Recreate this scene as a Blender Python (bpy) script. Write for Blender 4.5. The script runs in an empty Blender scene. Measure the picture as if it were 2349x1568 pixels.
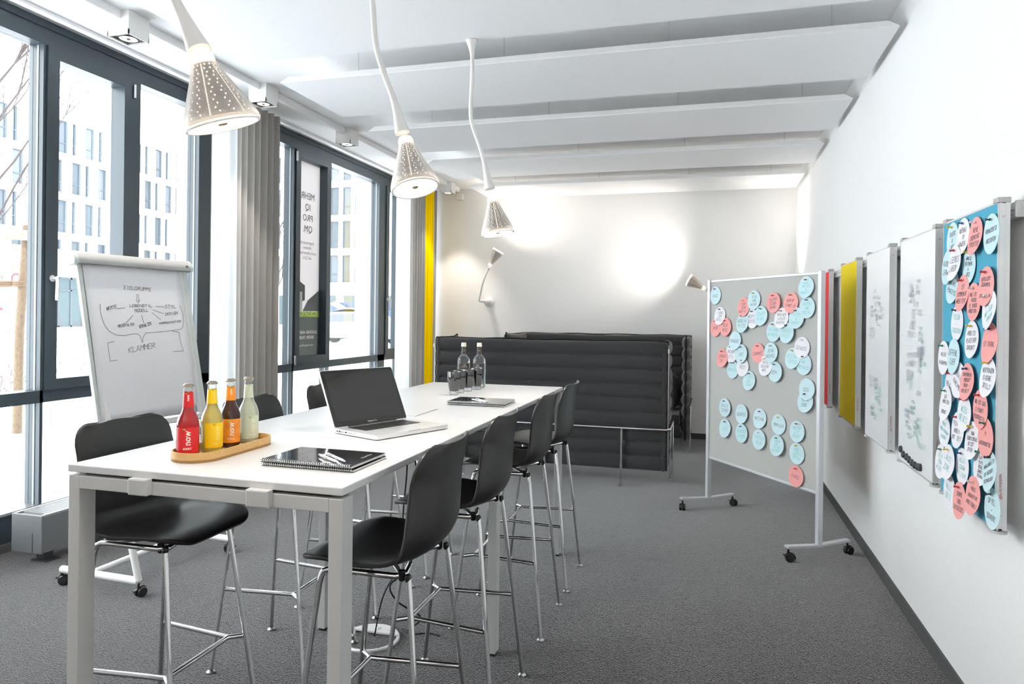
import bpy, bmesh, math, random
from mathutils import Vector, Matrix, Euler
random.seed(7)
C = bpy.context.scene.collection
SC = bpy.context.scene
PI = math.pi

# ------------------------------------------------------------------ camera, world, exposure
YAW, ROLL, FPX, PPY, CAMH = math.radians(15.8174), math.radians(-0.68102), 1605.655, 727.17, 1.5
fw = Vector((-math.sin(YAW), math.cos(YAW), 0))
rt = Vector((math.cos(YAW), math.sin(YAW), 0))
dn = Vector((0, 0, -1))
r2 = rt * math.cos(ROLL) + dn * math.sin(ROLL)
d2 = -rt * math.sin(ROLL) + dn * math.cos(ROLL)
cam_d = bpy.data.cameras.new('camera')
cam = bpy.data.objects.new('camera', cam_d)
C.objects.link(cam)
m3 = Matrix((r2, -d2, -fw)).transposed()
cam.matrix_world = Matrix.Translation((0, 0, CAMH)) @ m3.to_4x4()
cam_d.sensor_width = 36.0
cam_d.lens = 36.0 * FPX / 2349.0
cam_d.shift_x = 0.0
cam_d.shift_y = -(784.0 - PPY) / 2349.0
cam_d.clip_end = 500
SC.camera = cam

world = bpy.data.worlds.new('overcast_sky')
SC.world = world
world.use_nodes = True
bg = world.node_tree.nodes['Background']
bg.inputs[0].default_value = (0.93, 0.97, 1.0, 1)
bg.inputs[1].default_value = 3.0
SC.view_settings.view_transform = 'Standard'
SC.view_settings.look = 'None'
SC.view_settings.exposure = 1.85
SC.view_settings.gamma = 1.0
SC.view_settings.use_curve_mapping = False
SC.cycles.adaptive_threshold = 0.02
SC.cycles.max_bounces = 10
SC.cycles.diffuse_bounces = 8
SC.cycles.glossy_bounces = 5
SC.cycles.transmission_bounces = 8
SC.cycles.transparent_max_bounces = 16
SC.cycles.caustics_reflective = False
SC.cycles.caustics_refractive = False
SC.cycles.sample_clamp_indirect = 6.0

# ------------------------------------------------------------------ materials
MATS = {}

def mat(name, col, rough=0.5, metal=0.0, noise=0.0, nscale=60.0, bump=0.0, bscale=200.0, spec=0.5, coat=0.0, stretch=None, sheen=0.0):
    if name in MATS:
        return MATS[name]
    m = bpy.data.materials.new(name)
    m.use_nodes = True
    nt = m.node_tree
    b = nt.nodes['Principled BSDF']
    b.inputs['Roughness'].default_value = rough
    b.inputs['Metallic'].default_value = metal
    b.inputs['Specular IOR Level'].default_value = spec
    b.inputs['Coat Weight'].default_value = coat
    b.inputs['Sheen Weight'].default_value = sheen
    tc = nt.nodes.new('ShaderNodeTexCoord')
    src = tc.outputs['Object']
    if stretch:
        mp = nt.nodes.new('ShaderNodeMapping')
        mp.inputs['Scale'].default_value = stretch
        nt.links.new(src, mp.inputs['Vector'])
        src = mp.outputs['Vector']
    n = nt.nodes.new('ShaderNodeTexNoise')
    n.inputs['Scale'].default_value = nscale
    n.inputs['Detail'].default_value = 4
    nt.links.new(src, n.inputs['Vector'])
    r = nt.nodes.new('ShaderNodeValToRGB')
    nz = max(noise, 0.012)
    r.color_ramp.elements[0].position = 0.3
    r.color_ramp.elements[1].position = 0.7
    r.color_ramp.elements[0].color = tuple(max(0, c * (1 - nz)) for c in col) + (1,)
    r.color_ramp.elements[1].color = tuple(min(1, c * (1 + nz)) for c in col) + (1,)
    nt.links.new(n.outputs['Fac'], r.inputs['Fac'])
    nt.links.new(r.outputs['Color'], b.inputs['Base Color'])
    if bump > 0:
        n2 = nt.nodes.new('ShaderNodeTexNoise')
        n2.inputs['Scale'].default_value = bscale
        n2.inputs['Detail'].default_value = 3
        nt.links.new(src, n2.inputs['Vector'])
        bp = nt.nodes.new('ShaderNodeBump')
        bp.inputs['Strength'].default_value = bump
        bp.inputs['Distance'].default_value = 0.002
        nt.links.new(n2.outputs['Fac'], bp.inputs['Height'])
        nt.links.new(bp.outputs['Normal'], b.inputs['Normal'])
    MATS[name] = m
    return m

def thin_glass(name, tint=(1, 1, 1), gloss=0.06, rough=0.0, body=0.0, bodycol=(0.8, 0.8, 0.8), refl=0.6, edge=0.0):
    if name in MATS:
        return MATS[name]
    m = bpy.data.materials.new(name)
    m.use_nodes = True
    nt = m.node_tree
    nt.nodes.clear()
    out = nt.nodes.new('ShaderNodeOutputMaterial')
    tr = nt.nodes.new('ShaderNodeBsdfTransparent')
    tr.inputs[0].default_value = tint + (1,)
    gl = nt.nodes.new('ShaderNodeBsdfGlossy')
    gl.inputs['Roughness'].default_value = rough
    lw = nt.nodes.new('ShaderNodeFresnel')
    lw.inputs['IOR'].default_value = 1.42
    mr = nt.nodes.new('ShaderNodeMath')
    mr.operation = 'MULTIPLY_ADD'
    mr.use_clamp = True
    mr.inputs[1].default_value = refl
    mr.inputs[2].default_value = gloss - 0.02
    nt.links.new(lw.outputs[0], mr.inputs[0])
    mx = nt.nodes.new('ShaderNodeMixShader')
    nt.links.new(mr.outputs[0], mx.inputs[0])
    nt.links.new(tr.outputs[0], mx.inputs[1])
    nt.links.new(gl.outputs[0], mx.inputs[2])
    last = mx.outputs[0]
    if body > 0:
        df = nt.nodes.new('ShaderNodeBsdfDiffuse')
        df.inputs[0].default_value = bodycol + (1,)
        tl = nt.nodes.new('ShaderNodeBsdfTranslucent')
        tl.inputs[0].default_value = bodycol + (1,)
        a = nt.nodes.new('ShaderNodeMixShader')
        a.inputs[0].default_value = 0.5
        nt.links.new(df.outputs[0], a.inputs[1])
        nt.links.new(tl.outputs[0], a.inputs[2])
        m2 = nt.nodes.new('ShaderNodeMixShader')
        m2.inputs[0].default_value = body
        if edge:                                   # the moulded wall is seen thicker, so milkier, towards its outline
            lw2 = nt.nodes.new('ShaderNodeLayerWeight')
            lw2.inputs['Blend'].default_value = 0.5
            ma = nt.nodes.new('ShaderNodeMath')
            ma.operation = 'MULTIPLY_ADD'
            ma.use_clamp = True
            ma.inputs[1].default_value = edge
            ma.inputs[2].default_value = body
            nt.links.new(lw2.outputs['Facing'], ma.inputs[0])
            nt.links.new(ma.outputs[0], m2.inputs[0])
        nt.links.new(last, m2.inputs[1])
        nt.links.new(a.outputs[0], m2.inputs[2])
        last = m2.outputs[0]
    nt.links.new(last, out.inputs[0])
    MATS[name] = m
    return m

def fabric(name, col, trans=0.2, noise=0.06, col2=None, grad=None):
    """woven cloth: diffuse + translucent, fine weave relief; optional two-colour vertical dip-dye"""
    if name in MATS:
        return MATS[name]
    m = bpy.data.materials.new(name)
    m.use_nodes = True
    nt = m.node_tree
    nt.nodes.clear()
    out = nt.nodes.new('ShaderNodeOutputMaterial')
    tc = nt.nodes.new('ShaderNodeTexCoord')
    mp = nt.nodes.new('ShaderNodeMapping')
    mp.inputs['Scale'].default_value = (300, 300, 300)
    nt.links.new(tc.outputs['Object'], mp.inputs['Vector'])
    n = nt.nodes.new('ShaderNodeTexNoise')
    n.inputs['Scale'].default_value = 1.0
    nt.links.new(mp.outputs[0], n.inputs['Vector'])
    r = nt.nodes.new('ShaderNodeValToRGB')
    r.color_ramp.elements[0].color = tuple(c * (1 - noise) for c in col) + (1,)
    r.color_ramp.elements[1].color = tuple(min(1, c * (1 + noise)) for c in col) + (1,)
    nt.links.new(n.outputs['Fac'], r.inputs['Fac'])
    df = nt.nodes.new('ShaderNodeBsdfDiffuse')
    tl = nt.nodes.new('ShaderNodeBsdfTranslucent')
    nt.links.new(r.outputs[0], df.inputs[0])
    nt.links.new(r.outputs[0], tl.inputs[0])
    mx = nt.nodes.new('ShaderNodeMixShader')
    mx.inputs[0].default_value = trans
    nt.links.new(df.outputs[0], mx.inputs[1])
    nt.links.new(tl.outputs[0], mx.inputs[2])
    nt.links.new(mx.outputs[0], out.inputs[0])
    MATS[name] = m
    return m

def emis(name, col, strength):
    if name in MATS:
        return MATS[name]
    m = bpy.data.materials.new(name)
    m.use_nodes = True
    b = m.node_tree.nodes['Principled BSDF']
    b.inputs['Base Color'].default_value = col + (1,)
    b.inputs['Emission Color'].default_value = col + (1,)
    b.inputs['Emission Strength'].default_value = strength
    MATS[name] = m
    return m

def carpet_mat():
    m = bpy.data.materials.new('carpet_grey_boucle')
    m.use_nodes = True
    nt = m.node_tree
    b = nt.nodes['Principled BSDF']
    b.inputs['Roughness'].default_value = 0.95
    b.inputs['Specular IOR Level'].default_value = 0.15
    b.inputs['Sheen Weight'].default_value = 1.0
    b.inputs['Sheen Roughness'].default_value = 0.3
    tc = nt.nodes.new('ShaderNodeTexCoord')
    v = nt.nodes.new('ShaderNodeTexVoronoi')
    v.inputs['Scale'].default_value = 190
    nt.links.new(tc.outputs['Object'], v.inputs['Vector'])
    n = nt.nodes.new('ShaderNodeTexNoise')
    n.inputs['Scale'].default_value = 120
    n.inputs['Detail'].default_value = 5
    nt.links.new(tc.outputs['Object'], n.inputs['Vector'])
    big = nt.nodes.new('ShaderNodeTexNoise')
    big.inputs['Scale'].default_value = 1.2
    nt.links.new(tc.outputs['Object'], big.inputs['Vector'])
    r = nt.nodes.new('ShaderNodeValToRGB')
    r.color_ramp.elements[0].position = 0.30
    r.color_ramp.elements[1].position = 0.72
    r.color_ramp.elements[0].color = (0.013, 0.0127, 0.0134, 1)
    r.color_ramp.elements[1].color = (0.062, 0.0605, 0.063, 1)
    mix = nt.nodes.new('ShaderNodeMath')
    mix.operation = 'MULTIPLY_ADD'
    mix.inputs[1].default_value = 0.16
    nt.links.new(big.outputs['Fac'], mix.inputs[0])
    nt.links.new(n.outputs['Fac'], mix.inputs[2])
    sub = nt.nodes.new('ShaderNodeMath')
    sub.operation = 'SUBTRACT'
    sub.inputs[1].default_value = 0.08
    nt.links.new(mix.outputs[0], sub.inputs[0])
    nt.links.new(sub.outputs[0], r.inputs['Fac'])
    nt.links.new(r.outputs[0], b.inputs['Base Color'])
    bp = nt.nodes.new('ShaderNodeBump')
    bp.inputs['Strength'].default_value = 0.6
    bp.inputs['Distance'].default_value = 0.004
    nt.links.new(v.outputs['Distance'], bp.inputs['Height'])
    nt.links.new(bp.outputs['Normal'], b.inputs['Normal'])
    return m

WALL = mat('wall_paint_white', (0.89, 0.89, 0.88), 0.75, bump=0.05, bscale=300)
CEIL = mat('ceiling_paint', (0.90, 0.90, 0.90), 0.8)
PANEL = mat('panel_white', (0.92, 0.925, 0.93), 0.6)
CARPET = carpet_mat()
SKIRT = mat('skirting_grey', (0.09, 0.09, 0.09), 0.8, noise=0.15, nscale=400)
FRAME = mat('window_frame_anthracite', (0.035, 0.05, 0.062), 0.38)
TABLEW = mat('tabletop_white_laminate', (0.64, 0.64, 0.64), 0.32)
TABLEF = mat('table_frame_powdercoat', (0.54, 0.535, 0.525), 0.4)
CHROME = mat('chrome', (0.78, 0.78, 0.78), 0.07, 1.0)
STEEL = mat('brushed_steel', (0.55, 0.55, 0.55), 0.28, 1.0)
ALU = mat('anodised_aluminium', (0.74, 0.74, 0.74), 0.38, 0.6)
ALUW = mat('alu_white', (0.72, 0.74, 0.77), 0.35, 0.3)
BLACKP = mat('black_polypropylene', (0.012, 0.0117, 0.0113), 0.34, bump=0.04, bscale=800, spec=.6)
BLACKR = mat('black_rubber', (0.012, 0.012, 0.012), 0.6)
TAUPE = mat('taupe_polypropylene', (0.30, 0.26, 0.24), 0.5)
SOFA = mat('sofa_charcoal_cloth', (0.052, 0.052, 0.054), 0.9, noise=0.35, nscale=500, bump=0.25, bscale=900, spec=0.2, sheen=0.35)
SOFAS = mat('sofa_piping_cloth', (0.02, 0.02, 0.021), 0.9, noise=0.2, spec=0.2)
WHITEP = mat('white_plastic', (0.82, 0.82, 0.81), 0.45)
WHITEM = mat('white_powdercoat', (0.82, 0.82, 0.82), 0.4)
RADG = mat('radiator_grey', (.15, .155, .163), .45)
PAPER = mat('paper_white', (0.86, 0.86, 0.88), 0.8)
INK = mat('ink_dark', (0.05, 0.05, 0.06), 0.7)
SNOW = mat('snow', (0.93, 0.94, 0.96), 0.9, bump=0.3, bscale=6)

# ------------------------------------------------------------------ mesh building
class MB:
    def __init__(s):
        s.v = []; s.f = []; s.M = Matrix.Identity(4)

    def add(s, verts, faces):
        o = len(s.v)
        s.v += [tuple(s.M @ Vector(p)) for p in verts]
        s.f += [tuple(i + o for i in f) for f in faces]

    def box(s, x0, x1, y0, y1, z0, z1, bev=0.0):
        if bev <= 0:
            vs = [(x, y, z) for z in (z0, z1) for y in (y0, y1) for x in (x0, x1)]
            fs = [(0, 2, 3, 1), (4, 5, 7, 6), (0, 1, 5, 4), (2, 6, 7, 3), (0, 4, 6, 2), (1, 3, 7, 5)]
            s.add(vs, fs)
            return s
        bm = bmesh.new()
        bmesh.ops.create_cube(bm, size=1.0)
        bmesh.ops.scale(bm, vec=(x1 - x0, y1 - y0, z1 - z0), verts=bm.verts)
        bmesh.ops.translate(bm, vec=((x0 + x1) / 2, (y0 + y1) / 2, (z0 + z1) / 2), verts=bm.verts)
        bmesh.ops.bevel(bm, geom=bm.edges[:], offset=bev, segments=2, profile=0.5, affect='EDGES')
        bm.verts.index_update()
        s.add([v.co[:] for v in bm.verts], [[v.index for v in f.verts] for f in bm.faces])
        bm.free()
        return s

    def tube(s, pts, rad, n=10, caps=True, closed=False):
        pts = [Vector(p) for p in pts]
        k = len(pts)
        rads = rad if isinstance(rad, (list, tuple)) else [rad] * k
        tang = []
        for i in range(k):
            if closed:
                t = pts[(i + 1) % k] - pts[i - 1]
            else:
                t = pts[min(i + 1, k - 1)] - pts[max(i - 1, 0)]
            tang.append(t.normalized())
        up = Vector((0, 0, 1)) if abs(tang[0].z) < 0.9 else Vector((1, 0, 0))
        nrm = (up - tang[0] * up.dot(tang[0])).normalized()
        vs = []; fs = []
        for i in range(k):
            nrm = (nrm - tang[i] * nrm.dot(tang[i])).normalized()
            bi = tang[i].cross(nrm)
            for j in range(n):
                a = 2 * PI * j / n
                vs.append(pts[i] + (nrm * math.cos(a) + bi * math.sin(a)) * rads[i])
        rng = k if closed else k - 1
        for i in range(rng):
            i2 = (i + 1) % k
            for j in range(n):
                j2 = (j + 1) % n
                fs.append((i * n + j, i * n + j2, i2 * n + j2, i2 * n + j))
        if caps and not closed:
            fs.append(tuple(range(n - 1, -1, -1)))
            fs.append(tuple((k - 1) * n + j for j in range(n)))
        s.add(vs, fs)
        return s

    def lathe(s, prof, n=24, closed=False):
        """prof: list of (r, z)"""
        vs = []; fs = []
        k = len(prof)
        for r, z in prof:
            for j in range(n):
                a = 2 * PI * j / n
                vs.append((r * math.cos(a), r * math.sin(a), z))
        for i in range(k - 1 if not closed else k):
            i2 = (i + 1) % k
            for j in range(n):
                j2 = (j + 1) % n
                fs.append((i * n + j, i * n + j2, i2 * n + j2, i2 * n + j))
        if not closed:
            if prof[0][0] > 1e-5:
                fs.append(tuple(range(n - 1, -1, -1)))
            if prof[-1][0] > 1e-5:
                fs.append(tuple((k - 1) * n + j for j in range(n)))
        s.add(vs, fs)
        return s

    def grid(s, fn, nu, nv):
        vs = [fn(i / nu, j / nv) for j in range(nv + 1) for i in range(nu + 1)]
        fs = []
        for j in range(nv):
            for i in range(nu):
                a = j * (nu + 1) + i
                fs.append((a, a + 1, a + nu + 2, a + nu + 1))
        s.add(vs, fs)
        return s

    def prism(s, poly, axis, a0, a1):
        """poly: 2D points, extruded along axis ('x','y','z') from a0 to a1"""
        n = len(poly)
        def P(p, a):
            return {'x': (a, p[0], p[1]), 'y': (p[0], a, p[1]), 'z': (p[0], p[1], a)}[axis]
        vs = [P(p, a0) for p in poly] + [P(p, a1) for p in poly]
        fs = [tuple(range(n - 1, -1, -1)), tuple(range(n, 2 * n))]
        for i in range(n):
            j = (i + 1) % n
            fs.append((i, j, n + j, n + i))
        s.add(vs, fs)
        return s

    def build(s, name, material, parent=None, smooth=None, loc=None, fix=True):
        me = bpy.data.meshes.new(name)
        vs = s.v
        if loc is not None:
            L = Vector(loc)
            vs = [tuple(Vector(p) - L) for p in vs]
        me.from_pydata(vs, [], s.f)
        if fix:
            bm = bmesh.new(); bm.from_mesh(me)
            bmesh.ops.remove_doubles(bm, verts=bm.verts, dist=1e-6)
            bmesh.ops.recalc_face_normals(bm, faces=bm.faces)
            bm.to_mesh(me); bm.free()
        me.materials.append(material)
        if smooth is not None:
            me.polygons.foreach_set('use_smooth', [True] * len(me.polygons))
            if smooth < 180:
                me.set_sharp_from_angle(angle=math.radians(smooth))
        o = bpy.data.objects.new(name, me)
        C.objects.link(o)
        if parent is not None:
            o.parent = parent
        if loc is not None and parent is None:
            o.location = loc
        return o

def tag(o, label=None, cat=None, group=None, kind=None):
    if label: o['label'] = label
    if cat: o['category'] = cat
    if group: o['group'] = group
    if kind: o['kind'] = kind
    return o

def thing(name, label, cat, loc=(0, 0, 0), rz=0.0, group=None):
    o = bpy.data.objects.new(name, None)
    o.empty_display_size = 0.1
    C.objects.link(o)
    o.location = loc
    o.rotation_euler = (0, 0, rz)
    return tag(o, label, cat, group)

def struct_empty(name, loc=(0, 0, 0)):
    o = bpy.data.objects.new(name, None)
    C.objects.link(o)
    o.location = loc
    o['kind'] = 'structure'
    return o

def copy_tree(o, parent=None):
    c = o.copy()
    C.objects.link(c)
    c.parent = parent
    for ch in list(o.children):
        copy_tree(ch, c)
    return c

def box(name, m, x0, x1, y0, y1, z0, z1, parent=None, bev=0.0, kind=None, loc=None):
    o = MB().box(x0, x1, y0, y1, z0, z1, bev).build(name, m, parent, loc=loc)
    if kind: o['kind'] = kind
    return o

# ------------------------------------------------------------------ text and handwriting
def text_geo(body, size, bold=0.0, align='CENTER'):
    cu = bpy.data.curves.new('t', 'FONT')
    cu.body = body; cu.size = size; cu.align_x = align; cu.align_y = 'CENTER'
    cu.resolution_u = 2; cu.offset = bold
    ob = bpy.data.objects.new('t', cu)
    me = bpy.data.meshes.new_from_object(ob)
    vs = [tuple(v.co) for v in me.vertices]
    fs = [tuple(p.vertices) for p in me.polygons]
    bpy.data.objects.remove(ob); bpy.data.curves.remove(cu); bpy.data.meshes.remove(me)
    return vs, fs

GL = {
 'A': '00 26 40/12 32', 'B': '00 06 36 34 03 33 42 40 00', 'C': '45 36 16 05 01 10 30 41', 'D': '00 06 26 44 42 20 00', 'E': '40 00 06 46/03 33',
 'F': '00 06 46/03 33', 'G': '45 36 16 05 01 10 30 42 22', 'H': '00 06/40 46/03 43', 'I': '20 26', 'J': '46 41 30 10 01', 'K': '00 06/46 03 40',
 'L': '06 00 40', 'M': '00 06 23 46 40', 'N': '00 06 40 46', 'O': '10 01 05 16 36 45 41 30 10', 'P': '00 06 36 45 34 03', 'Q': '10 01 05 16 36 45 41 30 10/32 50',
 'R': '00 06 36 45 34 03/23 40', 'S': '45 36 16 05 14 33 42 30 10 01', 'T': '06 46/26 20', 'U': '06 01 10 30 41 46', 'V': '06 20 46', 'W': '06 10 24 30 46',
 'X': '00 46/06 40', 'Y': '06 23 46/23 20', 'Z': '06 46 00 40/13 33', '&': '40 15 26 34 01 10 43', '+': '23 21/12 32', '-': '13 33', '.': '20 21', '4': '30 36 02 42', '2': '05 26 44 00 40', '5': '46 06 04 34 42 30 00', '0': '10 01 05 16 36 45 41 30 10',
}

def scribble(lines, w, h, rnd, slant=0.1):
    """polylines of hand lettering, lines centred in a w x h field"""
    out = []
    n = len(lines)
    lh = h / n
    ch = min(lh * 0.62, w / max(3, max(len(l) for l in lines)) * 1.35)
    for i, l in enumerate(lines):
        adv = min(ch * 0.78, w / max(1, len(l)))
        x = -adv * len(l) / 2 + rnd.uniform(-.05, .05) * w
        y = h / 2 - lh * (i + 0.5) - ch / 2
        tilt = rnd.uniform(-.06, .08)
        for c in l:
            if c in GL:
                for st in GL[c].split('/'):
                    pl = []
                    for p in st.split():
                        px, py = int(p[0]) / 4 * adv * .78, int(p[1]) / 6 * ch
                        px += rnd.uniform(-.05, .05) * ch; py += rnd.uniform(-.05, .05) * ch
                        pl.append((x + px + py * slant, y + py + x * tilt))
                    out.append(pl)
            x += adv
    return out

def ribbon(mb, polys, wd, fn):
    """flat pen strokes; fn maps 2D to 3D"""
    for pl in polys:
        for (a, b) in zip(pl[:-1], pl[1:]):
            dx, dy = b[0] - a[0], b[1] - a[1]
            L = math.hypot(dx, dy)
            if L < 1e-6: continue
            ux, uy = dx / L * wd * .5, dy / L * wd * .5
            nx, ny = -uy, ux
            q = [(a[0] - ux + nx, a[1] - uy + ny), (a[0] - ux - nx, a[1] - uy - ny), (b[0] + ux - nx, b[1] + uy - ny), (b[0] + ux + nx, b[1] + uy + ny)]
            mb.add([fn(*p) for p in q], [(0, 1, 2, 3)])

def arc(cx, cy, r, a0, a1, n):
    return [(cx + r * math.cos(a0 + (a1 - a0) * i / n), cy + r * math.sin(a0 + (a1 - a0) * i / n)) for i in range(n + 1)]

def bez(pts, n=8):
    """Catmull-Rom smoothing through 3D points"""
    P = [Vector(p) for p in pts]
    P = [2 * P[0] - P[1]] + P + [2 * P[-1] - P[-2]]
    out = []
    for i in range(1, len(P) - 2):
        for k in range(n):
            t = k / n
            out.append(0.5 * ((2 * P[i]) + (-P[i - 1] + P[i + 1]) * t + (2 * P[i - 1] - 5 * P[i] + 4 * P[i + 1] - P[i + 2]) * t * t + (-P[i - 1] + 3 * P[i] - 3 * P[i + 1] + P[i + 2]) * t ** 3))
    out.append(P[-2])
    return out

def rrect(x0, x1, y0, y1, r, n=5):
    return (arc(x1 - r, y1 - r, r, 0, PI / 2, n) + arc(x0 + r, y1 - r, r, PI / 2, PI, n) + arc(x0 + r, y0 + r, r, PI, 1.5 * PI, n) + arc(x1 - r, y0 + r, r, 1.5 * PI, 2 * PI, n))

def spot(name, loc, target, power, angle, blend, col, size=0.03):
    l = bpy.data.lights.new(name, 'SPOT')
    l.energy = power; l.spot_size = math.radians(angle); l.spot_blend = blend; l.color = col; l.shadow_soft_size = size
    o = bpy.data.objects.new(name, l)
    C.objects.link(o)
    o.location = loc
    o.rotation_euler = (Vector(target) - Vector(loc)).to_track_quat('-Z', 'Y').to_euler()
    return o

# ------------------------------------------------------------------ room shell
XL, XR, YB, YF, ZC = -4.20, 0.985, 9.10, -2.6, 3.253
box('floor', CARPET, -4.36, 1.15, YF, 9.3, -0.12, 0.0, kind='structure')
box('ceiling', CEIL, -3.76, XR, YF, YB, ZC, 3.46, kind='structure')
box('trim_1', CEIL, -4.36, -3.76, YF, YB, 3.41, 3.46, kind='structure')          # lid of the curtain pocket
box('wall_right', WALL, XR, 1.15, YF, 9.3, 0.0, 3.46, kind='structure')
box('wall_back', WALL, -4.36, XR, YB, 9.3, 0.0, 3.46, kind='structure')
box('wall_front', WALL, -4.36, XR, YF - .15, YF, 0.0, 3.46, kind='structure')
box('baseboard_right', SKIRT, XR - 0.012, XR, YF, YB, 0.0, 0.07, kind='structure')
box('baseboard_back', SKIRT, XL, XR - .012, YB - 0.012, YB, 0.0, 0.07, kind='structure')
box('baseboard_left', SKIRT, XL - .02, XL + 0.008, YF, YB - .012, 0.0, 0.055, kind='structure')
box('trim_2', CEIL, -3.352, -3.312, YF, 9.0, 3.205, ZC, kind='structure')        # lighting rail under the ceiling
for k, x in enumerate((-3.765,)):
    box('trim_3', WHITEM, x - .012, x + .03, YF, YB, 3.232, ZC, kind='structure')    # curtain rail
# white pier between the two window bands and the plinth under the glass
box('wall_left_far', WALL, -4.57, -4.33, 8.42, 8.56, 0.0, 3.46, kind='structure')
box('wall_left', WALL, -4.57, -4.32, 5.16, 6.12, 0.0, 3.46, kind='structure')

GLASS = thin_glass('window_glass', (0.97, 0.985, 0.99), 0.025, refl=0.3)

def window(name, y0, y1, cells, mull):
    """cells: (ya, yb, sash?, hinge side, handle?) openings between mullions; everything stands in the plane x = -4.2"""
    w = struct_empty(name, (XL, (y0 + y1) / 2, 0.0))
    L = (XL, (y0 + y1) / 2, 0.0)
    xi, xo = XL, XL - 0.12
    def P(nm, mb, m=FRAME, par=w, sm=None):
        return mb.build(nm, m, par, sm, loc=L)
    P('frame_head', MB().box(xo, xi, y0, y1, 3.245, 3.405))
    P('frame_head_cap', MB().box(xo, xi + .012, y0, y1, 3.352, 3.362))
    P('frame_sill', MB().box(xo, xi, y0, y1, 0.055, 0.235))
    P('frame_sill_bead', MB().box(xo, xi + .008, y0, y1, 0.228, 0.245), STEEL)
    P('transom', MB().box(xo, xi, y0, y1, 0.905, 0.985))
    for (ya, yb) in mull:
        P('mullion', MB().box(xo, xi, ya, yb, 0.235, 3.245))
        P('mullion_gasket', MB().box(xi - .052, xi - .038, ya - .004, ya, 0.245, 3.24), mat('frame_gasket', (.30, .35, .38), .4))
    for (ya, yb, sash, hinge, handle) in cells:
        if sash:
            s = .085
            m = MB().box(xo + .01, xi + .014, ya, ya + s, 0.985, 3.245).box(xo + .01, xi + .014, yb - s, yb, 0.985, 3.245)
            m.box(xo + .01, xi + .014, ya + s, yb - s, 0.985, 1.055).box(xo + .01, xi + .014, ya + s, yb - s, 3.17, 3.245)
            so = P('sash', m)
            P('glass_pane', MB().box(-4.291, -4.285, ya + s - .01, yb - s + .01, 1.045, 3.18), GLASS)
            if hinge is not None:
                yh = ya + .0 if hinge == 'near' else yb
                for z in (1.02, 3.16):
                    P('hinge', MB().tube([(xi + .022, yh, z - .05), (xi + .022, yh, z + .05)], .011, 10), STEEL, so, 40)
            if handle:
                yh = ya + .045 if handle == 'near' else yb - .045
                hm = MB().tube([(xi + .014, yh, 1.72), (xi + .02, yh, 1.72)], .022, 14)
                hm.tube([(xi + .014, yh, 1.72), (xi + .055, yh, 1.72)], .010, 10)
                hm.tube(bez([(xi + .052, yh, 1.724), (xi + .060, yh, 1.715), (xi + .060, yh, 1.66), (xi + .056, yh, 1.575)], 4), [.012] * 12 + [.010], 10)
                P('handle', hm, ALU if handle == 'near' else FRAME, so, 40)
        else:
            P('glass_pane', MB().box(-4.291, -4.285, ya, yb, .985, 3.245), GLASS)
        P('lower_pane', MB().box(-4.291, -4.285, ya, yb, .235, .905), GLASS)
    return w

window('window_1', 0.9, 5.15,
       [(1.0, 2.2, False, None, None), (2.3, 3.553, False, None, None), (3.575, 4.282, True, 'far', 'near'), (4.361, 5.0, False, None, None)],
       [(0.9, 1.0), (2.2, 2.3), (3.553, 3.575), (4.282, 4.361), (5.0, 5.15)])
window('window_2', 6.05, 9.10,
       [(6.13, 6.41, False, None, None), (6.435, 7.135, True, 'near', None), (7.147, 8.37, False, None, None), (8.565, 9.06, True, None, 'near')],
       [(6.05, 6.13), (6.41, 6.435), (7.135, 7.147), (8.37, 8.565), (9.06, 9.10)])
# solid wall beside the camera, left of the first window
box('wall_left_rear', WALL, -4.62, -4.20, YF, 0.9, 0.0, 3.46, kind='structure')

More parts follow.
